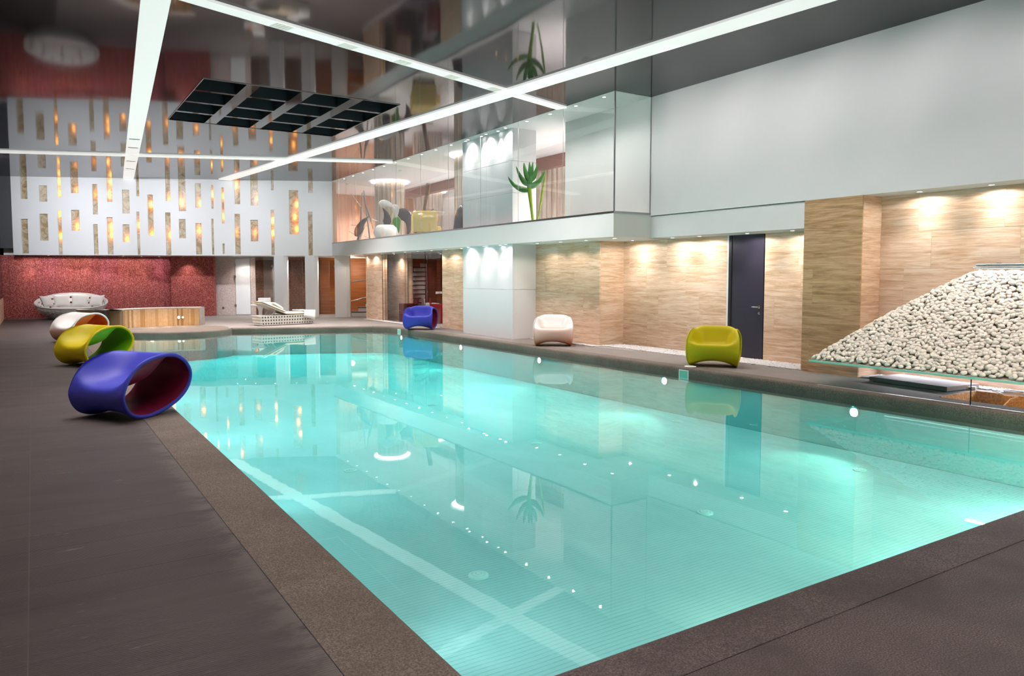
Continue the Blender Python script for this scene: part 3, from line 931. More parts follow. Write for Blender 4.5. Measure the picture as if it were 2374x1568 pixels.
gravel('gravel', [(10.45, 10.7, 20.9, 26.7)], 2500, 0.012, 0.024, 'loose gravel strip below the smoke tinted glass wall')

# ------------------------------------------------------------------ lamps: downlights, wall washers, pool lamps, added fill lights
M['trimring'] = plain('lamp_trim', (0.75, 0.75, 0.75), 0.3)
_dl = {}
def downlight(x, y, z, label, group, spot=0.0, cone=70, aim=None, color=(1.0, 0.95, 0.9), blend=1.0, r=0.035, fill=0.0):
    t = thing('downlight', label, 'lamp', (x, y, z), group=group)
    if 'r' not in _dl:
        a = MB().lathe([(0.05, -0.001), (0.05, -0.008), (0.037, -0.008), (0.037, -0.001)], 16).build('trim_ring', M['trimring'], t, smooth=True)
        b = MB().lathe([(0.036, -0.003), (0.0, -0.003)], 12).build('bulb', M['bulb'], a)
        _dl['r'], _dl['b'] = a.data, b.data
    else:
        link('bulb', _dl['b'], link('trim_ring', _dl['r'], t))
    if spot:
        light('spot_light', 'SPOT', (x, y, z - 0.03), spot, color, spot_size=math.radians(cone), spot_blend=blend, shadow_soft_size=0.02, aim=aim or (x, y, z - 3))
    if fill:
        light('spot_light', 'SPOT', (x, y, z - 0.03), fill, color, spot_size=math.radians(172), spot_blend=0.25, shadow_soft_size=0.02, aim=(x, y, z - 3))
    return t
ORD = 'first second third fourth fifth sixth seventh eighth ninth tenth eleventh twelfth thirteenth fourteenth fifteenth sixteenth seventeenth'.split()
for k in range(17):
    y = 12.3 + 0.965 * k
    downlight(10.14, y, ZC - 0.004, ORD[k] + ' small downlight from the near corner along the balcony ceiling edge', 'balcony ceiling downlights', 60, 140)
    downlight(10.45 if not 16 < y < 18.7 else 10.14, y, ZS, ORD[k] + ' small downlight from the near corner in the row under the balcony', 'downlights under the balcony', 19, 150, None, (1.0, 0.86, 0.75), 0.4)
for k, y in enumerate((12.75, 11.5, 10.75, 9.55, 8.55)):
    downlight(11.36, y, ZS, ('small downlight washing the travertine nearest the inner corner', 'small downlight washing the travertine second from the inner corner', 'small downlight washing the travertine just left of the dark door', 'small downlight above the dark door', 'small downlight washing the narrow travertine right of the dark door')[k], 'travertine wall washers', 36, 100, (11.60, y, 0.6), fill=19)
for k, y in enumerate((6.25, 5.25, 4.3, 3.3)):
    downlight(11.26, y, ZN, ORD[k] + ' small downlight from the brown pier in the soffit over the pebbles', 'niche downlights', 30, 100, (11.42, y, 0.6), fill=14)
for k, y in enumerate((16.5, 17.35, 18.2)):
    w_ = ('right', 'middle', 'left')[k]
    downlight(10.19, y, ZS - 0.001, w_ + ' small downlight of three grazing the lower white pillar', 'pillar washers', 70, 60, (10.245, y, 0.2), (1, 0.98, 1.0))
    downlight(10.19, y + 0.1, ZC - 0.005, w_ + ' small downlight of three grazing the upper white pillar', 'pillar washers', 80, 60, (10.245, y + 0.1, 3.0), (1, 0.98, 1.0))
for k, s in enumerate((0.95, 1.65, 2.35, 3.05, 3.75, 4.45, 5.15, 5.85)):
    p = bwp(s, 0.0)
    yw = 34.25 - (p[0] + 1.0) * 0.1033
    downlight(p[0], yw - 0.45, ZS, ORD[k] + ' small downlight from the left grazing the recessed red mosaic wall', 'red wall washers', 45, 56, (p[0], yw - 0.02, 1.35), (1, 0.88, 0.78) if k % 3 != 1 else (0.8, 0.65, 1.0), fill=12)
downlight(5.1, 32.35, ZS, 'added small downlight brightening the projecting red mosaic panel', 'rear soffit downlights', 70, 90, (5.4, 32.7, 0.9), (1, 0.85, 0.8))  # lamp added to brighten the red panel
for k, s in enumerate((8.3, 9.0, 9.75, 10.6, 11.8)):
    p = bwp(s, 0.45)
    downlight(p[0], p[1], ZS + 0.004, ORD[k] + ' small downlight from the red panel in the soffit before the mosaic doors', 'rear soffit downlights', 75, 130)
for k, s in enumerate((1.4, 2.6, 4.0, 5.6)):
    p = rp(s, -0.5)
    downlight(p[0], p[1], ZS + 0.004, ('small downlight before the pale mosaic wall', 'small downlight before the white leaf door', 'small downlight before the brown mosaic', 'small downlight before the orange wood wall')[k], 'rear door downlights', 85, 130)
for k, (x, y) in enumerate(((11.6, 21.6), (12.6, 22.6), (12.2, 23.8), (11.4, 28.6), (12.6, 29.6))):
    downlight(x, y, ZS, ('small downlight inside the glazed room near the travertine strip', 'small downlight inside the glazed room before the maroon panel', 'small downlight inside the glazed room above the grey acrylic chair', 'small downlight over the white steps', 'small downlight beyond the white steps')[k], 'glazed room downlights', 130, 140)
downlight(11.02, 25.1, ZS, 'added small downlight brightening the stone wall behind the tinted glass', 'glazed room downlights', 60, 140)  # lamp added because the stone wall here had no light
# unseen fill lights added to brighten the rooms
for (x, y) in ((12.2, 16.5), (13.0, 23.5), (12.6, 31.0), (15.5, 25.5), (12.5, 14.0)):
    light('room_fill', 'AREA', (x, y, ZC - 0.02), 230, (1.0, 0.88, 0.88), shape='RECTANGLE', size=1.2, size_y=1.2, spread=math.radians(130))
light('room_fill', 'POINT', (10.9, 31.6, ZN + 0.6), 70, (1.0, 0.42, 0.12), shadow_soft_size=0.1)
light('room_fill', 'POINT', (11.6, 31.0, 1.9), 40, (1.0, 0.8, 0.62), shadow_soft_size=0.1)

# fill spots without fittings, added at ceiling height to brighten the walls
for y, e_ in ((-2.0, 80), (-0.4, 80), (1.2, 80), (2.8, 90), (4.4, 110), (6.0, 130), (7.6, 160), (9.2, 190), (10.8, 210), (12.4, 120)):
    light('wall_fill_spot', 'SPOT', (9.3 - (y - 3.6) * 0.11, y, ZC - 0.05), e_, (1, 0.90, 0.92), spot_size=math.radians(95), spot_blend=1.0, shadow_soft_size=0.15, aim=(11.0, y - 0.5, 3.9))

for y in (14.0, 17.3, 20.6, 24.0):
    light('wall_fill_spot', 'SPOT', (8.1 - (y - 13.0) * 0.11, y, ZC - 0.06), 130, (1, 0.88, 0.93), spot_size=math.radians(85), spot_blend=1.0, shadow_soft_size=0.12, aim=(10.3, y, 3.3))
for s_ in (1.5, 4.3, 7.1, 9.9):
    q = bwp(s_, 0.0)
    light('wall_fill_spot', 'SPOT', (q[0] - 1.2, q[1] - 5.6, ZC - 0.06), 1050, (0.90, 0.92, 1.0), spot_size=math.radians(75), spot_blend=1.0, shadow_soft_size=0.12, aim=(q[0], q[1], 3.7))
# pool lamps on the right long wall
M['poollamp'] = emitter('pool_lamp_glow', (1.0, 0.86, 0.66), 60.0)
for x, dirx, ys in ((PX1, -1, (21.4, 17.56, 13.87, 9.88, 6.15, 3.2)),):
    for y in ys:
        lab = ORD[5 - ys.index(y)] + ' glowing underwater lamp from the near end of the right pool wall'
        t = thing('pool_lamp', lab, 'lamp', (x, y, -0.29), group='pool lamps')
        rim_ = MB().lathe([(0.0, 0.0), (0.085, 0.0), (0.085, dirx * 0.018), (0.062, dirx * 0.02)], 20, (0, 0, 0), 'x').build('rim', M['chrome'], t, smooth=True)
        MB().lathe([(0.0, dirx * 0.024), (0.06, dirx * 0.021)], 16, (0, 0, 0), 'x').build('lens', M['poollamp'], rim_)
        light('pool_lamp_light', 'SPOT', (x + dirx * 0.06, y, -0.30), 130, (1.0, 0.80, 0.62), spot_size=math.radians(110), spot_blend=1.0, shadow_soft_size=0.07, aim=(x + dirx * 3, y, -0.42))

for y in (4.2, 8.0, 11.8, 15.6, 19.4, 23.0):
    light('pool_lamp_light', 'SPOT', (PX0 + 0.07, y, -0.30), 65, (0.85, 0.97, 1.0), spot_size=math.radians(100), spot_blend=1.0, shadow_soft_size=0.07, aim=(PX0 + 3, y, -0.40))  # unseen left wall lights without fixtures, added to brighten the right wall
for x, e_ in ((4.2, 100), (6.4, 250), (8.4, 380)):
    light('pool_lamp_light', 'SPOT', (x, PY0 + 0.08, -0.30), e_, (1.0, 0.8, 0.62), spot_size=math.radians(120), spot_blend=1.0, shadow_soft_size=0.07, aim=(x, PY0 + 3, -0.42))

# ------------------------------------------------------------------ moulded tub chairs
def m_shell(name, col, low=None, z0=0.0, z1=0.4):
    t = NT(name)
    c = col
    nz = t.noise(t.pos((1, 1, 1), True), 90, 2)
    if low is not None:          # second colour, blended in towards the foot
        sx = t.n('SeparateXYZ')
        t.t.links.new(t.n('TexCoord').outputs['Object'], sx.inputs[0])
        c = t.ramp(sx.outputs['Z'], [(0.03, low), (z0, (0.72, 0.36, 0.27)), (z1 - 0.07, (0.75, 0.52, 0.45)), (z1, col)])
    return t.done(t.bsdf(c, 0.52, t.bump(nz, 0.05, 0.002), spec=0.3))

def bump1(x, c, w):
    d = abs((x - c + math.pi) % (2 * math.pi) - math.pi) / w
    return 0.0 if d >= 1 else (1 + math.cos(math.pi * d)) / 2

def spline(keys, t):
    """closed Catmull-Rom through (degrees, x, z) keys"""
    d = math.degrees(t) % 360
    n = len(keys)
    for i in range(n):
        k0, k1 = keys[i], keys[(i + 1) % n]
        d1 = k1[0] if k1[0] > k0[0] else k1[0] + 360
        dd = d if d >= k0[0] else d + 360
        if k0[0] <= dd <= d1:
            u = (dd - k0[0]) / (d1 - k0[0])
            p = [keys[(i - 1) % n], k0, k1, keys[(i + 2) % n]]
            out = []
            for c in (1, 2):
                a0, a1, a2, a3 = (q[c] for q in p)
                out.append(0.5 * (2 * a1 + (a2 - a0) * u + (2 * a0 - 5 * a1 + 4 * a2 - a3) * u * u + (3 * a1 - a0 - 3 * a2 + a3) * u ** 3))
            return out
ARM_MID = [(0, .365, .33), (13, .345, .405), (26, .27, .40), (45, .12, .345), (64, -.05, .33), (79, -.15, .39), (93, -.205, .53), (106, -.24, .665), (119, -.285, .708),
           (140, -.345, .64), (180, -.36, .36), (220, -.32, .17), (245, -.18, .108), (270, 0, .10), (295, .18, .108), (325, .31, .16)]
ROCK_MID = [(0, .465, .26), (16, .435, .345), (32, .32, .38), (50, .13, .41), (66, -.03, .465), (80, -.145, .565), (92, -.235, .65), (104, -.30, .69), (122, -.40, .665), (150, -.485, .55),
            (180, -.465, .37), (215, -.30, .17), (245, -.08, .085), (270, .12, .065), (300, .31, .085), (335, .44, .16)]
_EGG = [(0, .41), (.05, .60), (.13, .76), (.25, .89), (.42, .97), (.60, 1.0), (.76, .98), (.90, .87), (.98, .72), (1.0, .60), (.975, .45), (.90, .30), (.78, .17), (.62, .07), (.45, .01), (.33, 0), (.20, .03), (.10, .10), (.03, .23)]
ROCK_END = sorted((math.degrees(math.atan2(h * .715 - .3575, .505 - q * 1.01)) % 360, .505 - q * 1.01, h * .715) for q, h in _EGG)

def tub_mesh(kind):
    NU, NV = 96, 44
    if kind == 'rocker':
        a, b, k, half = 0.475, 0.36, 0.20, 0.40
    else:
        a, b, k, half = 0.36, 0.335, 0.04, 0.44
    mid = ROCK_MID if kind == 'rocker' else ARM_MID
    def outer(t, v):
        ct, st = math.cos(t), math.sin(t)
        if kind == 'rocker':
            e = 0.86 + (0.16 if ct > 0 and st > 0 else 0.0) * math.sin(2 * t)
        else:
            e = 0.80
        x = a * math.copysign(abs(ct) ** e, ct)
        z = b * math.copysign(abs(st) ** e, st)
        x -= k * z / b
        z += b
        if kind == 'rocker':
            x, z = spline(ROCK_END, t)
        m = spline(mid, t)
        av = min(1.0, abs(v))
        up = 0.5 + 0.5 * max(-1.0, min(1.0, st * 2.2))
        p = 3.2 * up + 2.0 * (1 - up)
        w = 1 - av ** p
        w = w * w * (3 - 2 * w) if kind == 'arm' and st > 0 else w
        x += (m[0] - x) * w
        z += (m[1] - z) * w
        if kind == 'rocker':
            yw = half * (1 - 0.07 * max(0, -st) ** 2)
        else:
            yw = half * (1 - 0.14 * max(0, st) ** 3 - 0.10 * max(0, -st) ** 2)
        return Vector((x, v * yw, z))
    def normal(t, v):
        e = 1e-3
        du = outer(t + e, v) - outer(t - e, v)
        v0, v1 = max(-1, v - e), min(1, v + e)
        dv = outer(t, v1) - outer(t, v0)
        n = du.cross(dv)
        return n.normalized() if n.length > 1e-12 else Vector((0, 0, 1))
    th = 0.044
    vs = [math.copysign(1 - (1 - abs(q)) ** 1.25, q) if False else q for q in [-1 + 2 * j / NV for j in range(NV + 1)]]
    O, I = [], []
    sgn = 1
    c = outer(0.3, 0.0)
    if normal(math.pi, 0.0).dot(Vector((-1, 0, 0))) < 0:
        sgn = -1
    for v in vs:
        for i in range(NU):
            t = 2 * math.pi * i / NU
            p = outer(t, v)
            n = normal(t, v) * sgn
            # keep the lining in the plane of the rim at the two open ends
            n2 = Vector((n.x, n.y * (1 - abs(v) ** 6), n.z))
            n2 = n2.normalized() if n2.length > 1e-6 else n
            O.append(p)
            I.append(p - n2 * th)
    return O, I, NU, NV

_tub = {}
def tub_chair(name, kind, loc, rz, m_out, m_in, label):
    t = thing(name, label, 'chair', loc, rz, 'moulded tub chairs around the pool')
    if kind not in _tub:
        _tub[kind] = tub_mesh(kind)
    O, I, NU, NV = _tub[kind]
    def q(j, i):
        return j * NU + i % NU
    f = [(q(j, i), q(j, i + 1), q(j + 1, i + 1), q(j + 1, i)) for j in range(NV) for i in range(NU)]
    # outer shell with rounded rims that turn into the lining
    vv = list(O)
    ff = list(f)
    for j in (0, NV):
        base = [q(j, i) for i in range(NU)]
        prev = base
        sgn = -1 if j == 0 else 1
        for s in range(1, 7):
            ang = math.pi * s / 6
            cur = []
            for i in range(NU):
                p, r = O[q(j, i)], I[q(j, i)]
                w = (1 - math.cos(ang)) / 2
                pt = p.lerp(r, w) + Vector((0, sgn * math.sin(ang) * 0.022, 0))
                cur.append(len(vv))
                vv.append(pt)
            for i in range(NU):
                ff.append((prev[i], prev[(i + 1) % NU], cur[(i + 1) % NU], cur[i]))
            prev = cur
    mk('outer_shell', vv, ff, m_out, t, smooth=True)
    mk('inner_lining', I, [tuple(reversed(x)) for x in f], m_in, t, smooth=True)
    return t
BLUE = m_shell('blue_plastic', (0.045, 0.052, 0.42)); WINE = m_shell('wine_red_lining', (0.16, 0.006, 0.03))
YEL = m_shell('yellow_plastic', (0.52, 0.43, 0.004)); GRN = m_shell('green_lining', (0.13, 0.36, 0.004))
WHT = m_shell('white_plastic', (0.80, 0.78, 0.77), (0.62, 0.24, 0.16), 0.12, 0.36); ORA = m_shell('orange_lining', (0.80, 0.13, 0.005))
WHT2 = m_shell('white_plastic_orange_foot', (0.82, 0.80, 0.79), (0.80, 0.20, 0.05), 0.16, 0.45)
tub_chair('rocking_tub_chair', 'rocker', (0.94, 9.70, 0), math.radians(216), BLUE, WINE, 'blue moulded rocking chair with wine red inside, nearest on the deck')
tub_chair('rocking_tub_chair', 'rocker', (0.92, 15.65, 0), math.radians(213), YEL, GRN, 'yellow moulded rocking chair with green inside on the deck')
tub_chair('rocking_tub_chair', 'rocker', (0.95, 21.4, 0), math.radians(212), WHT, ORA, 'white moulded rocking chair with orange inside on the deck')
def face(x, y, deg):      # turn towards the camera side, plus an offset
    return math.atan2(-y, -x) + math.radians(deg)
tub_chair('tub_armchair', 'arm', (9.95, 20.75, 0), face(9.8, 20.7, -16), BLUE, WINE, 'blue moulded tub armchair with wine red inside by the glass wall')
tub_chair('tub_armchair', 'arm', (10.2, 14.15, 0), face(10.1, 14.1, -2), WHT2, ORA, 'white moulded tub armchair with orange foot by the white pillar')
tub_chair('tub_armchair', 'arm', (10.3, 9.35, 0), face(10.2, 9.3, -5), YEL, GRN, 'yellow moulded tub armchair beside the dark door')

# ------------------------------------------------------------------ soft goods helpers
def pillow_mesh(w, d, h, p=0.55, n=14, pinch=0.16):
    """stuffed cushion: square plan w x d with pulled corners, thickness h"""
    v, f = [], []
    for side in (1, -1):
        for j in range(n + 1):
            for i in range(n + 1):
                u, q = -1 + 2 * i / n, -1 + 2 * j / n
                t = ((1 - u ** 4) * (1 - q ** 4))
                x = u * w / 2 * (1 - pinch * (1 - abs(q)) * (1 - abs(q)) * 0 - pinch * 0.5 * (1 - q * q) * u * u)
                y = q * d / 2 * (1 - pinch * 0.5 * (1 - u * u) * q * q)
                v.append((x, y, side * h / 2 * max(0.0, t) ** p))
    m = (n + 1) * (n + 1)
    for j in range(n):
        for i in range(n):
            a = j * (n + 1) + i
            f.append((a, a + 1, a + n + 2, a + n + 1))
            f.append((m + a, m + a + n + 1, m + a + n + 2, m + a + 1))
    return v, f
def holes_grid(nx, nz, hole, r=0.28, seg=8):
    """flat unit grid (u,w) of square cells with round holes where hole(i,j); returns 2d verts and faces"""
    v, f, idx = [], [], {}
    def P(u, w):
        k = (round(u, 5), round(w, 5))
        if k not in idx:
            idx[k] = len(v)
            v.append(k)
        return idx[k]
    for i in range(nx):
        for j in range(nz):
            c = [P(i / nx, j / nz), P((i + 1) / nx, j / nz), P((i + 1) / nx, (j + 1) / nz), P(i / nx, (j + 1) / nz)]
            if not hole(i, j):
                f.append(tuple(c))
                continue
            ring = [P((i + 0.5 + r * math.cos(-3 * math.pi / 4 + 2 * math.pi * k / seg)) / nx, (j + 0.5 + r * math.sin(-3 * math.pi / 4 + 2 * math.pi * k / seg)) / nz) for k in range(seg)]
            q = seg // 4
            for k in range(4):
                for m in range(q):
                    a, b = ring[(k * q + m) % seg], ring[(k * q + m + 1) % seg]
                    f.append((c[k], b, a) if m < q - 1 or q == 1 else (c[k], b, a))
                f.append((c[k], c[(k + 1) % 4], ring[((k + 1) * q) % seg]))
    return v, f
def solid(o, th, off=-1.0):
    m = o.modifiers.new('thickness', 'SOLIDIFY')
    m.thickness = th
    m.offset = off
    return o
M['wicker'] = plain('white_woven_strap', (0.74, 0.72, 0.66), 0.45)
M['linen'] = plain('cream_linen', (0.80, 0.77, 0.70), 0.8, var=0.03, scale=30)
M['beige'] = plain('beige_cushion_fabric', (0.66, 0.58, 0.45), 0.8, var=0.04, scale=25)
M['towel'] = plain('white_terry', (0.85, 0.85, 0.84), 0.9, var=0.03, scale=60)
M['taupe'] = plain('taupe_woven_strap', (0.42, 0.37, 0.31), 0.5)

# ------------------------------------------------------------------ woven round sofa at the red wall
so = thing('woven_sofa', 'round white woven basket sofa in front of the red mosaic wall', 'sofa', (1.22, 33.05, 0), math.radians(-8))
def sofa_pt(u, w):
    th = 2 * math.pi * u
    back = 0.5 + 0.5 * math.sin(th)
    rim = 0.40 + 0.56 * back ** 1.3
    rr = 0.62 + 0.38 * math.sin(w * math.pi / 2) ** 0.9
    lean = 0.10 * back * w
    return (1.20 * rr * math.cos(th), 0.72 * rr * math.sin(th) + lean, 0.03 + (rim - 0.03) * w)
gv, gf = holes_grid(44, 9, lambda i, j: 1 <= j <= 7 and (i + j) % 2 == 0, 0.36)
shell_ = solid(mk('woven_shell', [sofa_pt(u, w) for u, w in gv], gf, M['wicker'], so, smooth=True), 0.02)
MB().tube([sofa_pt(k / 64, 1.0) for k in range(64)], 0.028, 8, closed=True).build('rim', M['wicker'], shell_, smooth=True)
MB().lathe([(0.0, 0.02), (0.70, 0.02), (0.74, 0.06), (0.0, 0.06)], 32).build('base', M['taupe'], so, smooth=True)
cv, cf = pillow_mesh(1.95, 1.15, 0.16, 0.3, 18, 0.05)
def rounded(vs, a, b):
    out = []
    for x, y, z in vs:
        u, q = x / a, y / b
        out.append((a * u * math.sqrt(max(0, 1 - q * q * 0.45)), b * q * math.sqrt(max(0, 1 - u * u * 0.45)), z))
    return out
o = mk('seat_cushion', rounded(cv, 0.975, 0.575), cf, M['linen'], so, smooth=True)
o.location = (0, -0.02, 0.36)
_pl = pillow_mesh(0.54, 0.46, 0.17, 0.5)
def pillow(loc, rot, label, sc=(1, 1, 1)):
    o = mk('pillow', [(x * sc[0], y * sc[1], z * sc[2]) for x, y, z in _pl[0]], _pl[1], M['linen'], None, smooth=True)
    o.location = loc
    o.rotation_euler = rot
    return tag(o, label, 'pillow', 'pillows on the woven sofa')
pillow((0.42, 32.96, 0.68), (math.radians(66), 0, math.radians(55)), 'cream pillow at the left end of the woven sofa')
pillow((0.90, 33.32, 0.68), (math.radians(68), 0, math.radians(16)), 'cream pillow second from the left on the woven sofa')
pillow((1.50, 33.36, 0.67), (math.radians(70), 0, math.radians(-6)), 'cream pillow right of the middle on the woven sofa')
pillow((2.06, 33.10, 0.68), (math.radians(66), 0, math.radians(-34)), 'cream pillow at the right end of the woven sofa')

# ------------------------------------------------------------------ curved stone spa bench
def m_strips():
    t = NT('spa_bench_stone')
    rnd = t.n('ObjectInfo').outputs['Random']
    n1 = t.noise(t.pos((3, 3, 3)), 4.0, 5, 0.65, 0.6)
    c = t.ramp(rnd, [(0.0, (0.13, 0.075, 0.03)), (0.3, (0.30, 0.20, 0.10)), (0.6, (0.40, 0.30, 0.19)), (1.0, (0.58, 0.48, 0.36))])
    c = t.mix(t.math('MULTIPLY', n1, 0.9), c, (0.27, 0.17, 0.08))
    return t.done(t.bsdf(c, 0.45))
M['strips'] = m_strips()
M['benchtop'] = m_grain('bench_top_stone', (0.30, 0.26, 0.24), (0.40, 0.36, 0.33), (0.5, 0.46, 0.44), 60)
struct(MB().prism(arc((CIRC[0], CIRC[1]), 1.5, 0, 2 * math.pi, 48)[:-1], -0.02, 0.005).build('floor_spa', M['coping']))
sb = thing('spa_bench', 'curved stone bench wall clad in upright strips round the spa ledge', 'bench', (CIRC[0], CIRC[1], 0))
BH = 0.60
inner = arc((0, 0), 1.60, math.radians(152), math.radians(56), 28)
outerp = arc((0, 0), 1.98, math.radians(56), math.radians(160), 28)
wing_f0, wing_f1 = (-2.62, 1.36), (-1.413, 0.751)
body = [wing_f0, wing_f1] + inner[1:] + outerp + [(-2.55, 1.80)]
ix = [(p[0] * 0.985, p[1] * 0.985) for p in body]
MB().prism([(p[0] * 1.012, p[1] * 1.012 + .012) if i > 0 else p for i, p in enumerate(body)], 0.0, BH - 0.04).build('core', M['bedding'], sb)
MB().prism(body, BH - 0.04, BH).build('cap', M['benchtop'], sb, bevel=0.004)
random.seed(5)
def strip_at(p, q, proud):
    a = Vector(p); b = Vector(q); d = b - a
    o = MB().box(0, d.length - 0.003, -proud, 0.05, 0, BH - 0.045).build('stone_strip', M['strips'], sb)
    o.location = (a.x, a.y, 0.001)
    o.rotation_euler = (0, 0, math.atan2(d.y, d.x))
u = 0.0
while u < 0.999:
    w = random.uniform(0.035, 0.11)
    w = min(w, 1 - u)
    A, B = Vector(wing_f0), Vector(wing_f1)
    strip_at(A.lerp(B, u), A.lerp(B, u + w), random.uniform(0.0, 0.012))
    u += w
ang = 152.0
while ang > 56.5:
    w = min(random.uniform(1.6, 6.0), ang - 56.0)
    p = (1.60 * math.cos(math.radians(ang)), 1.60 * math.sin(math.radians(ang)))
    q = (1.60 * math.cos(math.radians(ang - w)), 1.60 * math.sin(math.radians(ang - w)))
    strip_at(p, q, random.uniform(0.0, 0.012))
    ang -= w
e0 = Vector(inner[-1]); e1 = Vector(outerp[0]); ed = e1 - e0
o = MB().box(0, ed.length, -0.012, 0.0, 0, BH).build('end_cap', M['benchtop'], sb)
o.location = (e0.x, e0.y, 0); o.rotation_euler = (0, 0, math.atan2(ed.y, ed.x))
M['spadot'] = emitter('spa_lamp_glow', (1.0, 0.95, 0.85), 3.0)
for k, (aa, rr) in enumerate(((79, 0.045), (74.5, 0.033))):
    ca, sa = math.cos(math.radians(aa)), math.sin(math.radians(aa))
    t_ = thing('spa_lamp', ('larger' if k == 0 else 'smaller') + ' round white lamp set into the curved bench wall', 'lamp', (CIRC[0] + 1.572 * ca, CIRC[1] + 1.572 * sa, 0.27), math.radians(aa + 180), 'spa bench lamps')
    MB().lathe([(0.0, 0.004), (rr, 0.0), (rr, -0.02)], 16, (0, 0, 0), 'x').build('lens', M['spadot'], t_)
    MB().lathe([(rr, -0.006), (rr + 0.008, -0.006), (rr + 0.008, 0.004), (rr, 0.004)], 16, (0, 0, 0), 'x', False).build('rim', M['chrome'], t_)
for aa in (70, 95, 120):
    light('spa_glow', 'POINT', (CIRC[0] + 1.15 * math.cos(math.radians(aa)), CIRC[1] + 1.15 * math.sin(math.radians(aa)), 0.16), 5.0, (1.0, 0.55, 0.2), shadow_soft_size=0.05)

# ------------------------------------------------------------------ lounger, table, towels
lo = thing('sun_lounger', 'white perforated sun lounger with beige cushions on the far side', 'lounger', (6.18, 24.72, 0), math.atan2(0.41, 1.88))
LL, LW, LH = 1.95, 0.68, 0.33
def panel(name, fn, nx, ny, parent, mat):
    gv, gf = holes_grid(nx, ny, lambda i, j: True, 0.27)
    return solid(mk(name, [fn(u, w) for u, w in gv], gf, mat, parent), 0.018)
tp = 0.05
panel('front_panel', lambda u, w: (tp * (1 - w) + u * (LL - 2 * tp * (1 - w)), tp * (1 - w) * 0.6, 0.02 + w * (LH - 0.02)), 20, 3, lo, M['wicker'])
panel('back_panel', lambda u, w: (LL - tp * (1 - w) - u * (LL - 2 * tp * (1 - w)), LW - tp * (1 - w) * 0.6, 0.02 + w * (LH - 0.02)), 20, 3, lo, M['wicker'])
panel('head_panel', lambda u, w: (tp * (1 - w), LW - tp * .6 * (1 - w) - u * (LW - 2 * tp * .6 * (1 - w)), 0.02 + w * (LH - 0.02)), 7, 3, lo, M['wicker'])
panel('foot_panel', lambda u, w: (LL - tp * (1 - w), tp * .6 * (1 - w) + u * (LW - 2 * tp * .6 * (1 - w)), 0.02 + w * (LH - 0.02)), 7, 3, lo, M['wicker'])
MB().box(tp + .02, LL - tp - .02, .06, LW - .06, 0.0, LH - 0.03).build('shade_box', M['bedding'], lo)  # dark box added so the panel holes look shaded inside
MB().box(0.0, LL, 0, LW, LH - 0.012, LH).build('top_frame', M['wicker'], lo, bevel=0.004)
hx, ha = 0.90, math.radians(23)
def on_back(b, name, mat, **kw):
    o = b.build(name, mat, lo, **kw)
    o.location = (hx, LW / 2, LH + 0.03)
    o.rotation_euler = (0, ha, 0)
    return o
bf_ = on_back(MB().box(-0.93, 0.0, -LW / 2 + .02, LW / 2 - .02, 0.0, 0.025), 'backrest_frame', M['taupe'], bevel=0.005)
bv, bf = pillow_mesh(0.93, 0.62, 0.09, 0.22, 14, 0.03)
o = on_back(MB().add([(x - 0.465, y, z + 0.075) for x, y, z in bv], bf), 'back_cushion', M['beige'], smooth=True)
o.parent = bf_; o.location = (0, 0, 0); o.rotation_euler = (0, 0, 0)
for sy in (0.10, LW - 0.10):
    MB().tube([(0.42, sy, LH), (0.55, sy, LH + 0.17)], 0.009, 6).build('support_strut', M['wicker'], lo, smooth=True)
fv, ff2 = pillow_mesh(1.06, 0.63, 0.10, 0.22, 14, 0.03)
mk('seat_cushion', [(x + 1.42, y + LW / 2, z + LH + 0.052) for x, y, z in fv], ff2, M['beige'], lo, smooth=True)
hp = mk('head_pillow', *pillow_mesh(0.44, 0.56, 0.17, 0.45), M['beige'], lo, smooth=True)
hp.location = (0.66, LW / 2, LH + 0.29); hp.rotation_euler = (0, ha + 0.12, 0)
# towel over the foot end
tv, tf = [], []
NX, NY = 14, 18
for j in range(NY + 1):
    for i in range(NX + 1):
        s = -0.46 + 0.92 * j / NY       # across the lounger, hanging over the front edge
        x = 1.50 + 0.42 * i / NX + 0.05 * math.sin(j * 0.4)
        top = LH + 0.125
        if s < -0.30:
            h = -(s + 0.30)
            y, z = LW / 2 - 0.335 - 0.045 * math.sin(min(1, h * 6) * 1.4), top - max(0, h - 0.02) * 1.9 * (0.7 + 0.5 * i / NX)
        else:
            y, z = LW / 2 + s * 1.03, top
        z += 0.006 * math.sin(i * 1.3 + j * 0.7)
        tv.append((x, y, max(0.06, z)))
for j in range(NY):
    for i in range(NX):
        a = j * (NX + 1) + i
        tf.append((a, a + 1, a + NX + 2, a + NX + 1))
tw = thing('draped_towel', 'white towel draped over the foot of the lounger', 'towel', (6.18, 24.72, 0), math.atan2(0.41, 1.88))
solid(mk('cloth', tv, tf, M['towel'], tw, smooth=True), 0.012, 1.0)

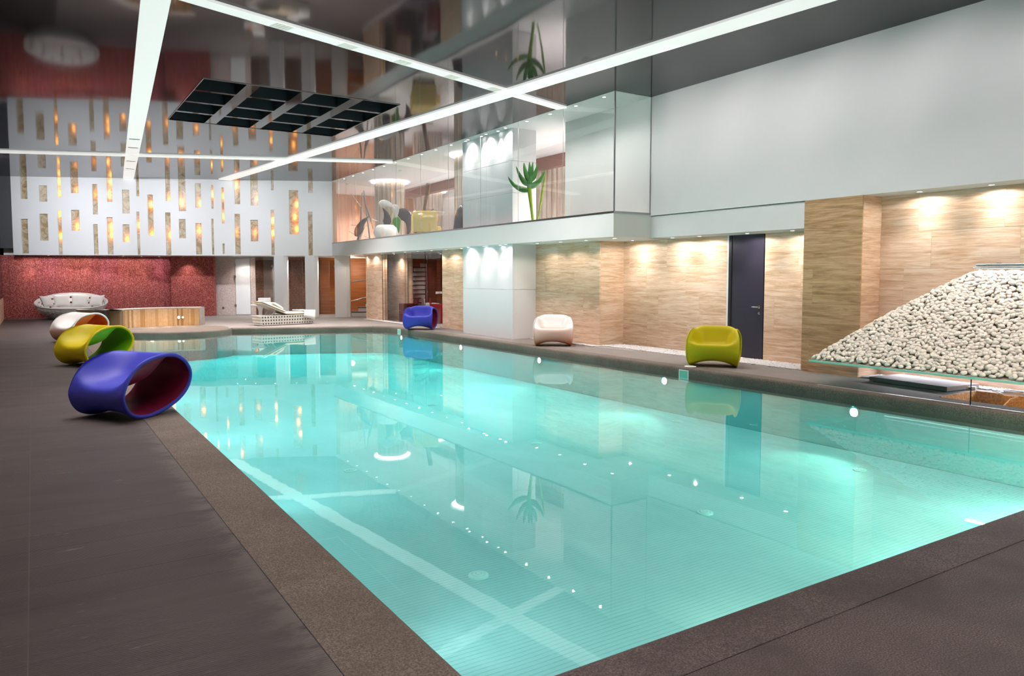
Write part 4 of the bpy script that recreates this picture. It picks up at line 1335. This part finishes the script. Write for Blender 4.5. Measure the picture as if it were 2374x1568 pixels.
TX, TY = 6.62, 26.55
tb = thing('tulip_table', 'white tulip side table behind the sun lounger', 'table', (TX, TY, 0))
MB().lathe([(0.0, 0.61), (0.31, 0.61), (0.335, 0.62), (0.335, 0.632), (0.31, 0.64), (0.0, 0.64)], 36).build('top', M['white_gloss'], tb, smooth=True)
MB().lathe([(0.24, 0.0), (0.22, 0.012), (0.12, 0.05), (0.075, 0.15), (0.06, 0.3), (0.07, 0.45), (0.12, 0.56), (0.22, 0.605), (0.29, 0.612)], 32).build('pedestal', M['white_gloss'], tb, smooth=True)
for k in range(4):
    o = MB().box(-0.19, 0.19, -0.14, 0.14, -0.027, 0.027).build('folded_towel', M['towel'], bevel=0.02, bseg=3)
    o.location = (TX + 0.14, TY - 0.02, 0.67 + 0.056 * k)
    o.rotation_euler = (0, 0, math.radians(-28 + 2 * (k % 2)))
    tag(o, ('bottom white folded towel in the stack on the tulip table', 'second white folded towel from the bottom on the tulip table', 'third white folded towel from the bottom on the tulip table', 'topmost white folded towel of the stack on the tulip table')[k], 'towel', 'folded towels on the tulip table')
orng = thing('orange_fruit', 'round orange fruit beside the towels on the tulip table', 'fruit', (TX - 0.16, TY - 0.02, 0.641))
MB().lathe([(0.012, 0.004)] + [(0.062 * math.sin(a), 0.062 - 0.06 * math.cos(a)) for a in [0.25 + 0.25 * i for i in range(11)]] + [(0.006, 0.118), (0.0, 0.116)], 20).build('peel', plain('orange_peel', (0.75, 0.22, 0.01), 0.4, var=0.1, scale=120), orng, smooth=True)
MB().lathe([(0.007, 0.115), (0.008, 0.121), (0.0, 0.123)], 8).build('stalk', plain('stalk', (0.1, 0.12, 0.03), 0.7), orng)

# ------------------------------------------------------------------ pebble cascade on its glass tray
PC = thing('pebble_cascade', 'sloping heap of cream pebbles on a glass tray by the niche', 'pebbles', (9.75, 2.8, 0.0))
def heap_z(x, y):
    zf = 0.37 + 0.80 * (x - 9.76)
    zs = 0.37 + 0.86 * (7.0 - y) + 0.12 * max(0, (7.0 - y)) * max(0, 1.6 - (7.0 - y))
    zr = 0.37 + 0.86 * (y - 2.45)
    z = min(zf, 1.66)
    h = 0.05
    def smin(a, b, k=0.08):
        t = max(0.0, min(1.0, 0.5 + 0.5 * (b - a) / k))
        return b * (1 - t) + a * t - k * t * (1 - t)
    return smin(smin(z, zs), zr)
hv, hf = [], []
NXh, NYh = 30, 60
for j in range(NYh + 1):
    for i in range(NXh + 1):
        x = 9.77 + (11.49 - 9.77) * i / NXh; yv = 2.5 + (6.93 - 2.5) * j / NYh
        hv.append((x - 9.75, yv - 2.8, max(0.366, heap_z(x, yv) - 0.035)))
for j in range(NYh):
    for i in range(NXh):
        a = j * (NXh + 1) + i
        hf.append((a, a + 1, a + NXh + 2, a + NXh + 1))
mk('heap_core', hv, hf, M['pebbed'], PC, smooth=True)
def stone(rng, sub):
    bm = bmesh.new()
    bmesh.ops.create_icosphere(bm, subdivisions=sub, radius=1.0)
    ph = [rng.uniform(0, 6) for _ in range(6)]
    sx, sy, sz = 1.0, rng.uniform(0.62, 0.9), rng.uniform(0.5, 0.72)
    for q in bm.verts:
        p = q.co
        k = 1 + 0.10 * math.sin(2.1 * p.x + ph[0]) + 0.09 * math.sin(3.1 * p.y + ph[1]) + 0.10 * math.sin(2.6 * p.z + 2.2 * p.x + ph[2]) + 0.05 * math.sin(4.5 * p.x - 3 * p.y + ph[3])
        q.co = Vector((p.x * sx, p.y * sy, p.z * sz)) * k
    me = bpy.data.meshes.new('pebble')
    bm.to_mesh(me)
    bm.free()
    me.polygons.foreach_set('use_smooth', [True] * len(me.polygons))
    me.materials.append(M['pebble'])
    return me
rng = random.Random(11)
kinds = [stone(rng, 2) for _ in range(10)]
spots = []
st = 0.056
j = 0
yv = 2.62
while yv < 7.0:
    xv = 9.79 + (st / 2 if j % 2 else 0)
    while xv < 11.47:
        x, y2 = xv + rng.uniform(-.016, .016), yv + rng.uniform(-.018, .018)
        z = heap_z(x, y2)
        if z > 0.366 and y2 < 6.945:
            spots.append((x, y2, max(z, 0.385)))
        xv += st * 0.82
    yv += st * 0.92
    j += 1
vis = sorted((p for p in spots if p[1] > 4.0 + (p[0] - 9.75) * 0.42), key=lambda p: p[0] * 0.54 + p[1] * 0.84)
near = set(vis[:300])
bulk = MB()
low = [stone(random.Random(50 + i), 2) for i in range(8)]
lowd = [([tuple(q.co) for q in me.vertices], [tuple(p.vertices) for p in me.polygons]) for me in low]
for p in spots:
    x, y2, z = p
    e = 0.03
    nrm = Vector((-(heap_z(x + e, y2) - heap_z(x - e, y2)) / (2 * e), -(heap_z(x, y2 + e) - heap_z(x, y2 - e)) / (2 * e), 1)).normalized()
    q = nrm.to_track_quat('Z', 'Y').to_matrix() @ Matrix.Rotation(rng.uniform(0, 6.28), 3, 'Z') @ Matrix.Rotation(rng.gauss(0, 0.35), 3, 'X')
    r = rng.uniform(0.034, 0.047)
    lift = rng.uniform(-0.006, 0.014)
    c = Vector((x, y2, z)) + nrm * lift
    if p in near:
        o = link('pebble', rng.choice(kinds), PC)
        o.location = c - Vector((9.75, 2.8, 0))
        o.rotation_euler = q.to_euler()
        o.scale = (r, r, r)
    else:
        vv, ff3 = rng.choice(lowd)
        bulk.add([c - Vector((9.75, 2.8, 0)) + q @ (Vector(a) * r) for a in vv], ff3)
o = bulk.build('pebbles', M['pebble'], PC, smooth=True, angle=180)
o['kind'] = 'stuff'
tr = thing('glass_tray', 'clear green edged glass tray and upright panes under the pebbles', 'glass tray', (9.72, 2.4, 0))
MB().box(0.012, 1.78, 0.0, 4.575, 0.338, 0.362).build('tray_sheet', M['glass'], tr)
MB().box(-0.012, 0.012, 0.0, 4.575, 0.336, 0.366).build('tray_edge', M['glass_edge'], tr, bevel=0.005)
MB().box(0.012, 1.7, 4.56, 4.575, 0.338, 0.366).build('tray_end', M['glass_edge'], tr)
for a, b in ((0.0, 2.285), (2.293, 4.44)):
    MB().box(0.02, 0.032, a, b, 0.012, 0.337).build('upright_pane', M['glass'], tr)
MB().box(0.02, 0.032, 2.285, 2.293, 0.012, 0.337).build('pane_joint', M['dark'], tr)
MB().box(0.01, 0.042, 0.0, 4.44, 0.0, 0.012).build('floor_channel', M['trimring'], tr)
lb = thing('chrome_bar', 'chrome tube lamp along the niche wall above the pebbles', 'lamp', (11.42, 2.6, 1.745))
MB().tube([(0, 0, 0.022), (0, 2.88, 0.022)], 0.022, 12).build('upper_tube', M['chrome'], lb, smooth=True)
MB().tube([(-0.03, 0, -0.018), (-0.03, 2.9, -0.018)], 0.02, 12).build('lower_tube', M['chrome'], lb, smooth=True)
for yb in (0.4, 1.4, 2.6):
    MB().box(0.0, 0.12, yb, yb + 0.02, 0.03, 0.055).build('bracket', M['steel'], lb)
light('cascade_lamp', 'AREA', (11.37, 4.05, 1.70), 55, (0.98, 0.98, 1.0), shape='RECTANGLE', size=0.03, size_y=2.85, rot=(0, math.radians(38), 0), spread=math.radians(150))

light('under_tray_lamp', 'AREA', (11.44, 5.0, 0.29), 36, (0.92, 0.88, 1.0), shape='RECTANGLE', size=0.03, size_y=3.6, rot=(0, math.radians(40), 0), spread=math.radians(160))
# under the tray: raised slab, lit pit, cable
rs = thing('raised_slab', 'grey stone slab lying raised under the glass tray', 'slab', (10.62, 5.42, 0.0), math.radians(-6))
for k in range(2):
    MB().box(0.0, 0.72, 0.0 + 0.62 * k, 0.616 + 0.62 * k, 0.012, 0.075).build('slab_half', M['surround'], rs, bevel=0.004)
MB().box(0.03, 0.69, 0.03, 1.2, 0.0, 0.012).build('slab_foot', M['dark'], rs)
M['pit'] = m_grain('rusty_pit_wall', (0.30, 0.17, 0.07), (0.46, 0.30, 0.14), (0.6, 0.42, 0.22), 40)
pit = struct(mk('floor_pit', [(10.126, 3.406, 0), (11.044, 3.406, 0), (11.044, 5.244, 0), (10.126, 5.244, 0), (10.126, 3.406, -.28), (11.044, 3.406, -.28), (11.044, 5.244, -.28), (10.126, 5.244, -.28)],
                [(4, 5, 6, 7), (0, 1, 5, 4), (1, 2, 6, 5), (2, 3, 7, 6), (3, 0, 4, 7)], M['pit']), 'open service pit lit orange')
for a in ((10.12, 11.05, 5.235, 5.262), (11.035, 11.062, 3.4, 5.25)):
    box('steel_lip', a[0], a[1], a[2], a[3], -0.06, 0.012, M['pit'], pit)
light('pit_lamp', 'POINT', (10.5, 4.4, -0.16), 9, (1.0, 0.5, 0.14), shadow_soft_size=0.04)
cb = thing('cable_coil', 'white power cable coiled beside the open pit', 'cable', (11.17, 4.75, 0.0))
pts = []
for i in range(150):
    a = i * 0.21
    rr = 0.16 + 0.025 * math.sin(i * 0.37)
    pts.append((rr * 0.6 * math.cos(a), rr * 1.3 * math.sin(a), 0.012 + 0.004 * (i / 15)))
MB().tube(pts, 0.006, 6).build('coil', M['towel'], cb, smooth=True)
MB().tube([(-0.08, 0.3, 0.03), (-0.2, 0.2, 0.04), (-0.33, 0.05, 0.03), (-0.28, -0.1, 0.02), (-0.25, 0.0, -0.02), (-0.3, 0.06, -0.12), (-0.38, 0.1, -0.2)], 0.007, 6).build('lead', M['towel'], cb, smooth=True)
ab = thing('adapter_box', 'small white adapter box by the cable coil', 'adapter', (11.12, 5.36, 0.0), math.radians(20))
MB().box(-0.04, 0.04, -0.07, 0.07, 0.0, 0.055).build('case', M['towel'], ab, bevel=0.006)
MB().box(-0.042, -0.04, -0.02, 0.02, 0.015, 0.035).build('socket_face', M['dark'], ab)

# ------------------------------------------------------------------ pool fittings
M['fitting'] = plain('cream_plastic', (0.92, 0.90, 0.84), 0.4)
M['fitgreen'] = plain('aqua_recess', (0.20, 0.55, 0.45), 0.5)
for k, (x, y) in enumerate(((3.0, 5.2), (5.8, 5.35), (8.75, 5.5), (6.15, 8.95), (3.3, 8.95), (3.4, 12.8), (6.35, 12.75), (9.1, 9.05))):
    lab = ('nearest cream round inlet on the pool floor', 'cream round inlet on the pool floor in the middle of the near row', 'cream round inlet on the pool floor at the right of the near row',
           'cream round inlet on the pool floor in the middle of the second row', 'cream round inlet on the pool floor at the left of the second row', 'cream round inlet on the pool floor at the left of the third row',
           'cream round inlet on the pool floor in the middle of the third row', 'cream round inlet on the pool floor at the right of the second row')[k]
    t = thing('pool_inlet', lab, 'inlet', (x, y, PBOT), group='pool floor inlets')
    MB().lathe([(0.085, 0.0), (0.083, 0.012), (0.06, 0.016), (0.058, 0.011)], 28).build('flange', M['fitting'], t, smooth=True)
    MB().lathe([(0.052, 0.005), (0.05, 0.02), (0.03, 0.022), (0.028, 0.018)], 24).build('ring', M['fitting'], t, smooth=True)
    MB().lathe([(0.024, 0.01), (0.022, 0.024), (0.0, 0.025)], 20).build('cap', M['fitting'], t, smooth=True)
    MB().lathe([(0.056, 0.006), (0.0, 0.006)], 24).build('recess', M['fitgreen'], t)
for (y, lab) in ((9.42, 'square aqua skimmer mouth in the coping near the yellow armchair'), (21.6, 'square aqua skimmer mouth in the coping near the blue armchair')):
    t = thing('skimmer', lab, 'skimmer', (PX1, y, -0.14), group='pool skimmers')
    fr = 0.115
    MB().box(-0.006, 0.004, -fr, fr, 0.085, 0.10).box(-0.006, 0.004, -fr, fr, -0.10, -0.085).box(-0.006, 0.004, -fr, -fr + 0.015, -0.085, 0.085).box(-0.006, 0.004, fr - 0.015, fr, -0.085, 0.085).build('frame', M['fitting'], t)
    MB().box(-0.003, 0.0, -fr + 0.015, fr - 0.015, -0.085, 0.085).build('flap', M['fitgreen'], t)
ld = thing('skimmer_plate', 'small flat white plate lying on the coping by the yellow armchair', 'plate', (9.78, 9.42, 0.004))
MB().lathe([(0.0, 0.0), (0.10, 0.0), (0.105, 0.006), (0.10, 0.014), (0.0, 0.014)], 24).build('disc', M['towel'], ld, smooth=True)
MB().lathe([(0.0, 0.014), (0.05, 0.014), (0.045, 0.022), (0.0, 0.022)], 20).build('grip', M['towel'], ld, smooth=True)

# ------------------------------------------------------------------ upstairs: plant, sculptures, wrapped seat
M['leaf'] = plain('green_bract', (0.045, 0.17, 0.035), 0.35, var=0.4, scale=7)
M['stem'] = plain('lime_stem', (0.22, 0.33, 0.02), 0.4, var=0.3, scale=5)
UZ = ZN + 0.021
def leaf3d(p0, p1, sag, width, depth, mat, name, parent, n=12, seg=10):
    """boat shaped bract from p0 to p1, bent by sag"""
    p0, p1, sag = Vector(p0), Vector(p1), Vector(sag)
    v, f = [], []
    for i in range(n + 1):
        t = i / n
        c = p0.lerp(p1, t) + sag * (4 * t * (1 - t))
        dr = ((p1 - p0) + sag * (4 - 8 * t)).normalized()
        side = dr.cross(Vector((0, 1, 0))).normalized()
        nrm = side.cross(dr).normalized()
        prof = max(0.012, min(1.0, ((t + 0.06) / 0.3) ** 0.6) * (1 - t) ** 0.72 * 1.1)
        for k in range(seg):
            a = 2 * math.pi * k / seg
            v.append(c + side * math.cos(a) * width / 2 * prof + nrm * math.sin(a) * depth / 2 * prof)
    for i in range(n):
        for k in range(seg):
            f.append((i * seg + k, i * seg + (k + 1) % seg, (i + 1) * seg + (k + 1) % seg, (i + 1) * seg + k))
    f.append(tuple(reversed(range(seg))))
    f.append(tuple(n * seg + k for k in range(seg)))
    return mk(name, v, f, mat, parent, smooth=True)
pl = thing('heliconia_sculpture', 'tall green heliconia sculpture with pointed bracts behind the balcony glass', 'plant', (10.45, 15.35, UZ), -YAW)
S_ = 0.00218
def hp_(zx, zy, dy=0.0):
    return ((zx - 850) * S_, dy, (1492 - zy) * S_)
MB().tube([hp_(845, 1492), hp_(832, 1380), hp_(818, 1260), hp_(806, 1150), hp_(800, 1080)], [0.036, 0.034, 0.04, 0.05, 0.055], 12).build('stem', M['stem'], pl, smooth=True)
MB().tube([hp_(885, 1492, .05), hp_(912, 1360, .06), hp_(935, 1230, .07), hp_(950, 1120, .07), hp_(968, 1000, .07), hp_(985, 905, .07)], [0.016, 0.018, 0.026, 0.03, 0.024, 0.006], 10).build('side_stem', M['stem'], pl, smooth=True)
MB().tube([hp_(800, 1090), hp_(806, 1040), hp_(814, 980), hp_(818, 930)], [0.058, 0.062, 0.05, 0.02], 12).build('core', M['leaf'], pl, smooth=True)
for (b, e, sag, w) in (((812, 1115), (558, 955), (-0.06, 0, -0.09), 0.17), ((800, 1085), (975, 882), (0.05, 0, -0.06), 0.17), ((790, 1060), (650, 842), (-0.02, 0, -0.05), 0.16), ((800, 1010), (740, 798), (-0.03, 0, 0.0), 0.15),
                       ((812, 980), (800, 793), (0, 0, 0), 0.13), ((822, 980), (840, 793), (0.0, 0, 0), 0.12), ((812, 1020), (890, 815), (0.04, 0, 0.0), 0.15)):
    leaf3d(hp_(*b), hp_(*e), sag, w, 0.09, M['leaf'], 'bract', pl)

M['ceramic'] = plain('white_ceramic', (0.80, 0.80, 0.78), 0.25)
M['darkleaf'] = plain('dark_metal_leaf', (0.07, 0.06, 0.065), 0.3, var=0.3, scale=6)
M['paleleaf'] = plain('pale_metal_leaf', (0.55, 0.53, 0.54), 0.3, var=0.2, scale=6)
pt = thing('leaf_pot', 'white rounded pot holding big dark and pale leaves behind the balcony glass', 'pot', (10.55, 24.75, UZ), -YAW)
MB().lathe([(0.0, 0.0), (0.25, 0.0), (0.38, 0.10), (0.43, 0.24), (0.40, 0.40), (0.30, 0.50), (0.24, 0.52), (0.22, 0.48), (0.30, 0.4)], 32).build('bowl', M['ceramic'], pt, smooth=True)
leaf3d((0.0, 0, 0.5), (-0.1, -0.05, 1.12), (0.1, 0, 0), 0.34, 0.05, M['darkleaf'], 'leaf', pt)
leaf3d((-0.25, 0.1, 1.2), (0.35, -0.05, 1.05), (0.0, 0, 0.14), 0.32, 0.05, M['paleleaf'], 'leaf', pt)
leaf3d((0.25, 0.0, 1.18), (0.28, 0, 0.62), (0.1, 0, 0.1), 0.3, 0.05, M['paleleaf'], 'leaf', pt)
leaf3d((0.42, 0.05, 0.98), (0.75, 0, 0.12), (0.22, 0, 0.15), 0.5, 0.06, M['darkleaf'], 'leaf', pt)
leaf3d((0.35, 0.0, 0.8), (0.45, 0, 0.22), (0.0, 0, 0.0), 0.34, 0.05, M['leaf'], 'leaf', pt)
for a in ((0.05, 0, 0.5), (0.2, 0, 0.5), (-0.08, 0, 0.5)):
    MB().tube([a, (a[0] + 0.1, 0, 0.8), (a[0] + 0.2, 0, 1.0)], 0.014, 6).build('stalk', M['stem'], pt, smooth=True)

bg = thing('insect_sculpture', 'long legged dark metal insect sculpture at the balcony corner', 'sculpture', (10.55, 27.0, UZ), -YAW)
leaf3d((-0.22, 0, 0.22), (0.28, 0, 0.98), (-0.05, 0, 0.08), 0.34, 0.3, M['darkleaf'], 'body', bg)
leaf3d((-0.2, 0.02, 0.02), (0.12, 0, 0.62), (0.0, 0, 0.0), 0.14, 0.08, M['steel'], 'tail', bg)
for (p, q, r) in (((-0.14, 0, 0.0), (0.02, 0, 1.86), 0.03), ((0.3, 0, 0.0), (0.06, 0.1, 1.95), 0.03), ((-0.38, 0.05, 1.8), (0.35, 0.05, 0.72), 0.014), ((-0.42, 0, 0.65), (0.2, 0, 0.62), 0.01),
                  ((-0.5, 0, 0.42), (-0.1, 0, 0.15), 0.012), ((0.05, 0, 0.25), (0.6, 0, 0.05), 0.012), ((0.28, 0, 0.9), (0.75, -0.1, 0.72), 0.012), ((0.12, 0, 1.5), (0.42, 0, 0.5), 0.03)):
    MB().tube([p, ((p[0] + q[0]) / 2 + 0.02, 0, (p[2] + q[2]) / 2), q], [r, r, r * 0.7], 8).build('leg', M['steel'], bg, smooth=True)

M['yellowfab'] = plain('yellow_upholstery', (0.72, 0.56, 0.20), 0.7)
M['plastic'] = glassy('clear_plastic_sheet', (0.90, 0.90, 0.88), 1.4, 0.15)
ws = thing('wrapped_armchair', 'yellow armchair wrapped in clear plastic behind the balcony glass', 'chair', (10.95, 22.35, UZ), math.radians(68))
MB().box(-0.75, 0.75, -0.3, 0.45, 0.12, 0.78).build('body', M['yellowfab'], ws, bevel=0.05)
MB().box(0.62, 1.05, -0.55, 0.35, 0.1, 0.4).build('seat_block', M['yellowfab'], ws, bevel=0.05)
for px_ in (-0.65, 0.65):
    for py_ in (-0.22, 0.38):
        MB().lathe([(0.03, 0.0), (0.03, 0.12)], 8, (px_, py_, 0)).build('foot', M['dark'], ws)
cvx, cfx = [], []
prof = [(-1.0, 0.02), (-0.80, 0.55), (-0.78, 0.84), (0.0, 0.88), (0.78, 0.86), (0.95, 0.6), (1.15, 0.2), (1.3, 0.03)]
for j in range(7):
    yq = -0.62 + 1.1 * j / 6
    for (xx, zz) in prof:
        cvx.append((xx + 0.02 * math.sin(j * 2 + xx * 7), yq + 0.015 * math.sin(xx * 9), zz + 0.015 * math.sin(j * 1.7 + xx * 5) - 0.05 * abs(j - 3) / 3))
for j in range(6):
    for i in range(len(prof) - 1):
        a = j * len(prof) + i
        cfx.append((a, a + 1, a + len(prof) + 1, a + len(prof)))
mk('plastic_cover', cvx, cfx, M['plastic'], ws, smooth=True)
bb = thing('dark_covered_bust', 'dark cloth covered figure leaning beside the white pillar upstairs', 'sculpture', (10.55, 19.15, UZ))
MB().lathe([(0.30, 0.0), (0.27, 0.15), (0.24, 0.4), (0.17, 0.62), (0.08, 0.76), (0.0, 0.8)], 20).build('cloth', M['darkleaf'], bb, smooth=True)
MB().lathe([(0.0, 0.0), (0.31, 0.0), (0.31, 0.03), (0.0, 0.03)], 20).build('hem', M['dark'], bb, smooth=True)
rd_ = thing('timber_post', 'leaning brown timber post behind the wrapped armchair', 'post', (11.6, 24.0, UZ))
MB().tube([(0, 0, 0.0), (0.0, -0.25, 1.1), (0.0, -0.55, 1.9)], [0.07, 0.07, 0.08], 6).build('shaft', plain('brown_timber', (0.13, 0.075, 0.05), 0.5), rd_)
MB().tube([(0, 0.85, 0.7), (0.0, -0.9, 1.0)], 0.018, 6).build('cross_rod', M['darkleaf'], rd_, smooth=True)

# ------------------------------------------------------------------ glazed room: spiral stair, chairs, desk
sp = thing('spiral_stair', 'spiral stair with white treads and chrome pole inside the glazed room', 'stairs', (12.45, 25.4, 0))
MB().tube([(0, 0, 0), (0, 0, ZS - 0.01)], 0.07, 14).build('pole', M['chrome'], sp, smooth=True)
for k in range(10):
    a = math.radians(95 + 14 * k)
    z = 0.75 + 0.165 * k - 0.3
    w = 0.16
    vv = [(0.06 * math.cos(a), 0.06 * math.sin(a)), (1.0 * math.cos(a - w), 1.0 * math.sin(a - w)), (1.03 * math.cos(a), 1.03 * math.sin(a)), (1.0 * math.cos(a + w), 1.0 * math.sin(a + w))]
    if z < ZS - 0.1:
        MB().prism(vv, z, z + 0.03).build('tread', M['maroon'], sp)
        MB().prism([vv[0], vv[3], (vv[3][0] * .98, vv[3][1] * .98), (0.05 * math.cos(a + .2), 0.05 * math.sin(a + .2))], z + 0.03, min(ZS - 0.02, z + 0.15)).build('riser', M['white'], sp)
def helix(r, z0, z1, a0, a1, n=24):
    return [(r * math.cos(math.radians(a0 + (a1 - a0) * i / n)), r * math.sin(math.radians(a0 + (a1 - a0) * i / n)), z0 + (z1 - z0) * i / n) for i in range(n + 1)]
MB().tube(helix(1.02, 1.15, 2.05, 60, 200), 0.02, 8).build('handrail', M['chrome'], sp, smooth=True)
MB().tube(helix(1.02, 1.75, 2.3, 60, 200), 0.02, 8).build('handrail', M['chrome'], sp, smooth=True)
M['redacr'] = glassy('red_acrylic', (0.55, 0.05, 0.06), 1.45, 0.02)
M['redsol'] = plain('red_lacquer', (0.24, 0.015, 0.015), 0.15)
M['greyacr'] = plain('frosted_grey_acrylic', (0.50, 0.50, 0.50), 0.25)
def side_chair(loc, rz, mat, label, sc=1.0):
    t = thing('acrylic_armchair', label, 'chair', loc, rz, 'acrylic chairs in the glazed room')
    MB().box(-0.28, 0.28, -0.27, 0.25, 0.40, 0.44).build('seat', mat, t, bevel=0.012)
    o = MB().add([(-0.30, 0.25, 0.44), (0.30, 0.25, 0.44), (0.26, 0.30, 0.86), (-0.26, 0.30, 0.86), (-0.30, 0.21, 0.44), (0.30, 0.21, 0.44), (0.26, 0.26, 0.86), (-0.26, 0.26, 0.86)],
                 [(0, 1, 2, 3), (7, 6, 5, 4), (0, 4, 5, 1), (1, 5, 6, 2), (2, 6, 7, 3), (3, 7, 4, 0)]).build('backrest', mat, t, bevel=0.01)
    for s in (-1, 1):
        MB().box(s * 0.30 - 0.02, s * 0.30 + 0.02, -0.26, 0.26, 0.0, 0.66).build('side_panel', mat, t, bevel=0.012)
    return t
side_chair((11.75, 23.1, 0), math.radians(60), M['redsol'], 'dark red lacquer armchair at the right inside the glass wall')
side_chair((11.1, 24.1, 0), math.radians(262), M['redacr'], 'pink red acrylic armchair just behind the tinted glass')
side_chair((12.0, 24.2, 0), math.radians(75), M['greyacr'], 'frosted grey acrylic armchair in front of the spiral stair')
dk = thing('curved_desk', 'white crescent shaped desk beside the spiral stair', 'desk', (12.9, 24.2, 0))
cr = arc((0, 0), 0.62, math.radians(20), math.radians(160), 16) + arc((0, 0.12), 0.44, math.radians(155), math.radians(25), 16)
MB().prism(cr, 0.98, 1.06).build('top', M['white_gloss'], dk)
MB().lathe([(0.2, 0.0), (0.1, 0.05), (0.06, 0.3), (0.1, 0.98)], 16, (0, 0.5, 0)).build('stand', M['white_gloss'], dk, smooth=True)
lt = thing('side_light_table', 'low chrome and glass table at the right of the glazed room', 'table', (11.9, 21.7, 0))
MB().box(-0.35, 0.35, -0.5, 0.5, 0.40, 0.43).build('top', M['white_gloss'], lt, bevel=0.004)
for sx in (-0.3, 0.3):
    for sy in (-0.45, 0.45):
        MB().tube([(sx, sy, 0), (sx, sy, 0.40)], 0.02, 8).build('leg', M['chrome'], lt, smooth=True)

# small ceiling fittings upstairs
for (x, y, lab) in ((11.0, 24.5, 'white smoke detector on the balcony ceiling near the striped column'), (10.8, 29.2, 'white smoke detector on the balcony ceiling at the far corner')):
    t = thing('smoke_detector', lab, 'detector', (x, y, ZC - 0.004), group='balcony smoke detectors')
    MB().lathe([(0.06, 0.0), (0.06, -0.025), (0.035, -0.045), (0.0, -0.045)], 20).build('housing', M['white'], t, smooth=True)
    MB().lathe([(0.02, -0.045), (0.018, -0.055), (0.0, -0.056)], 12).build('sensor', M['vent'], t, smooth=True)
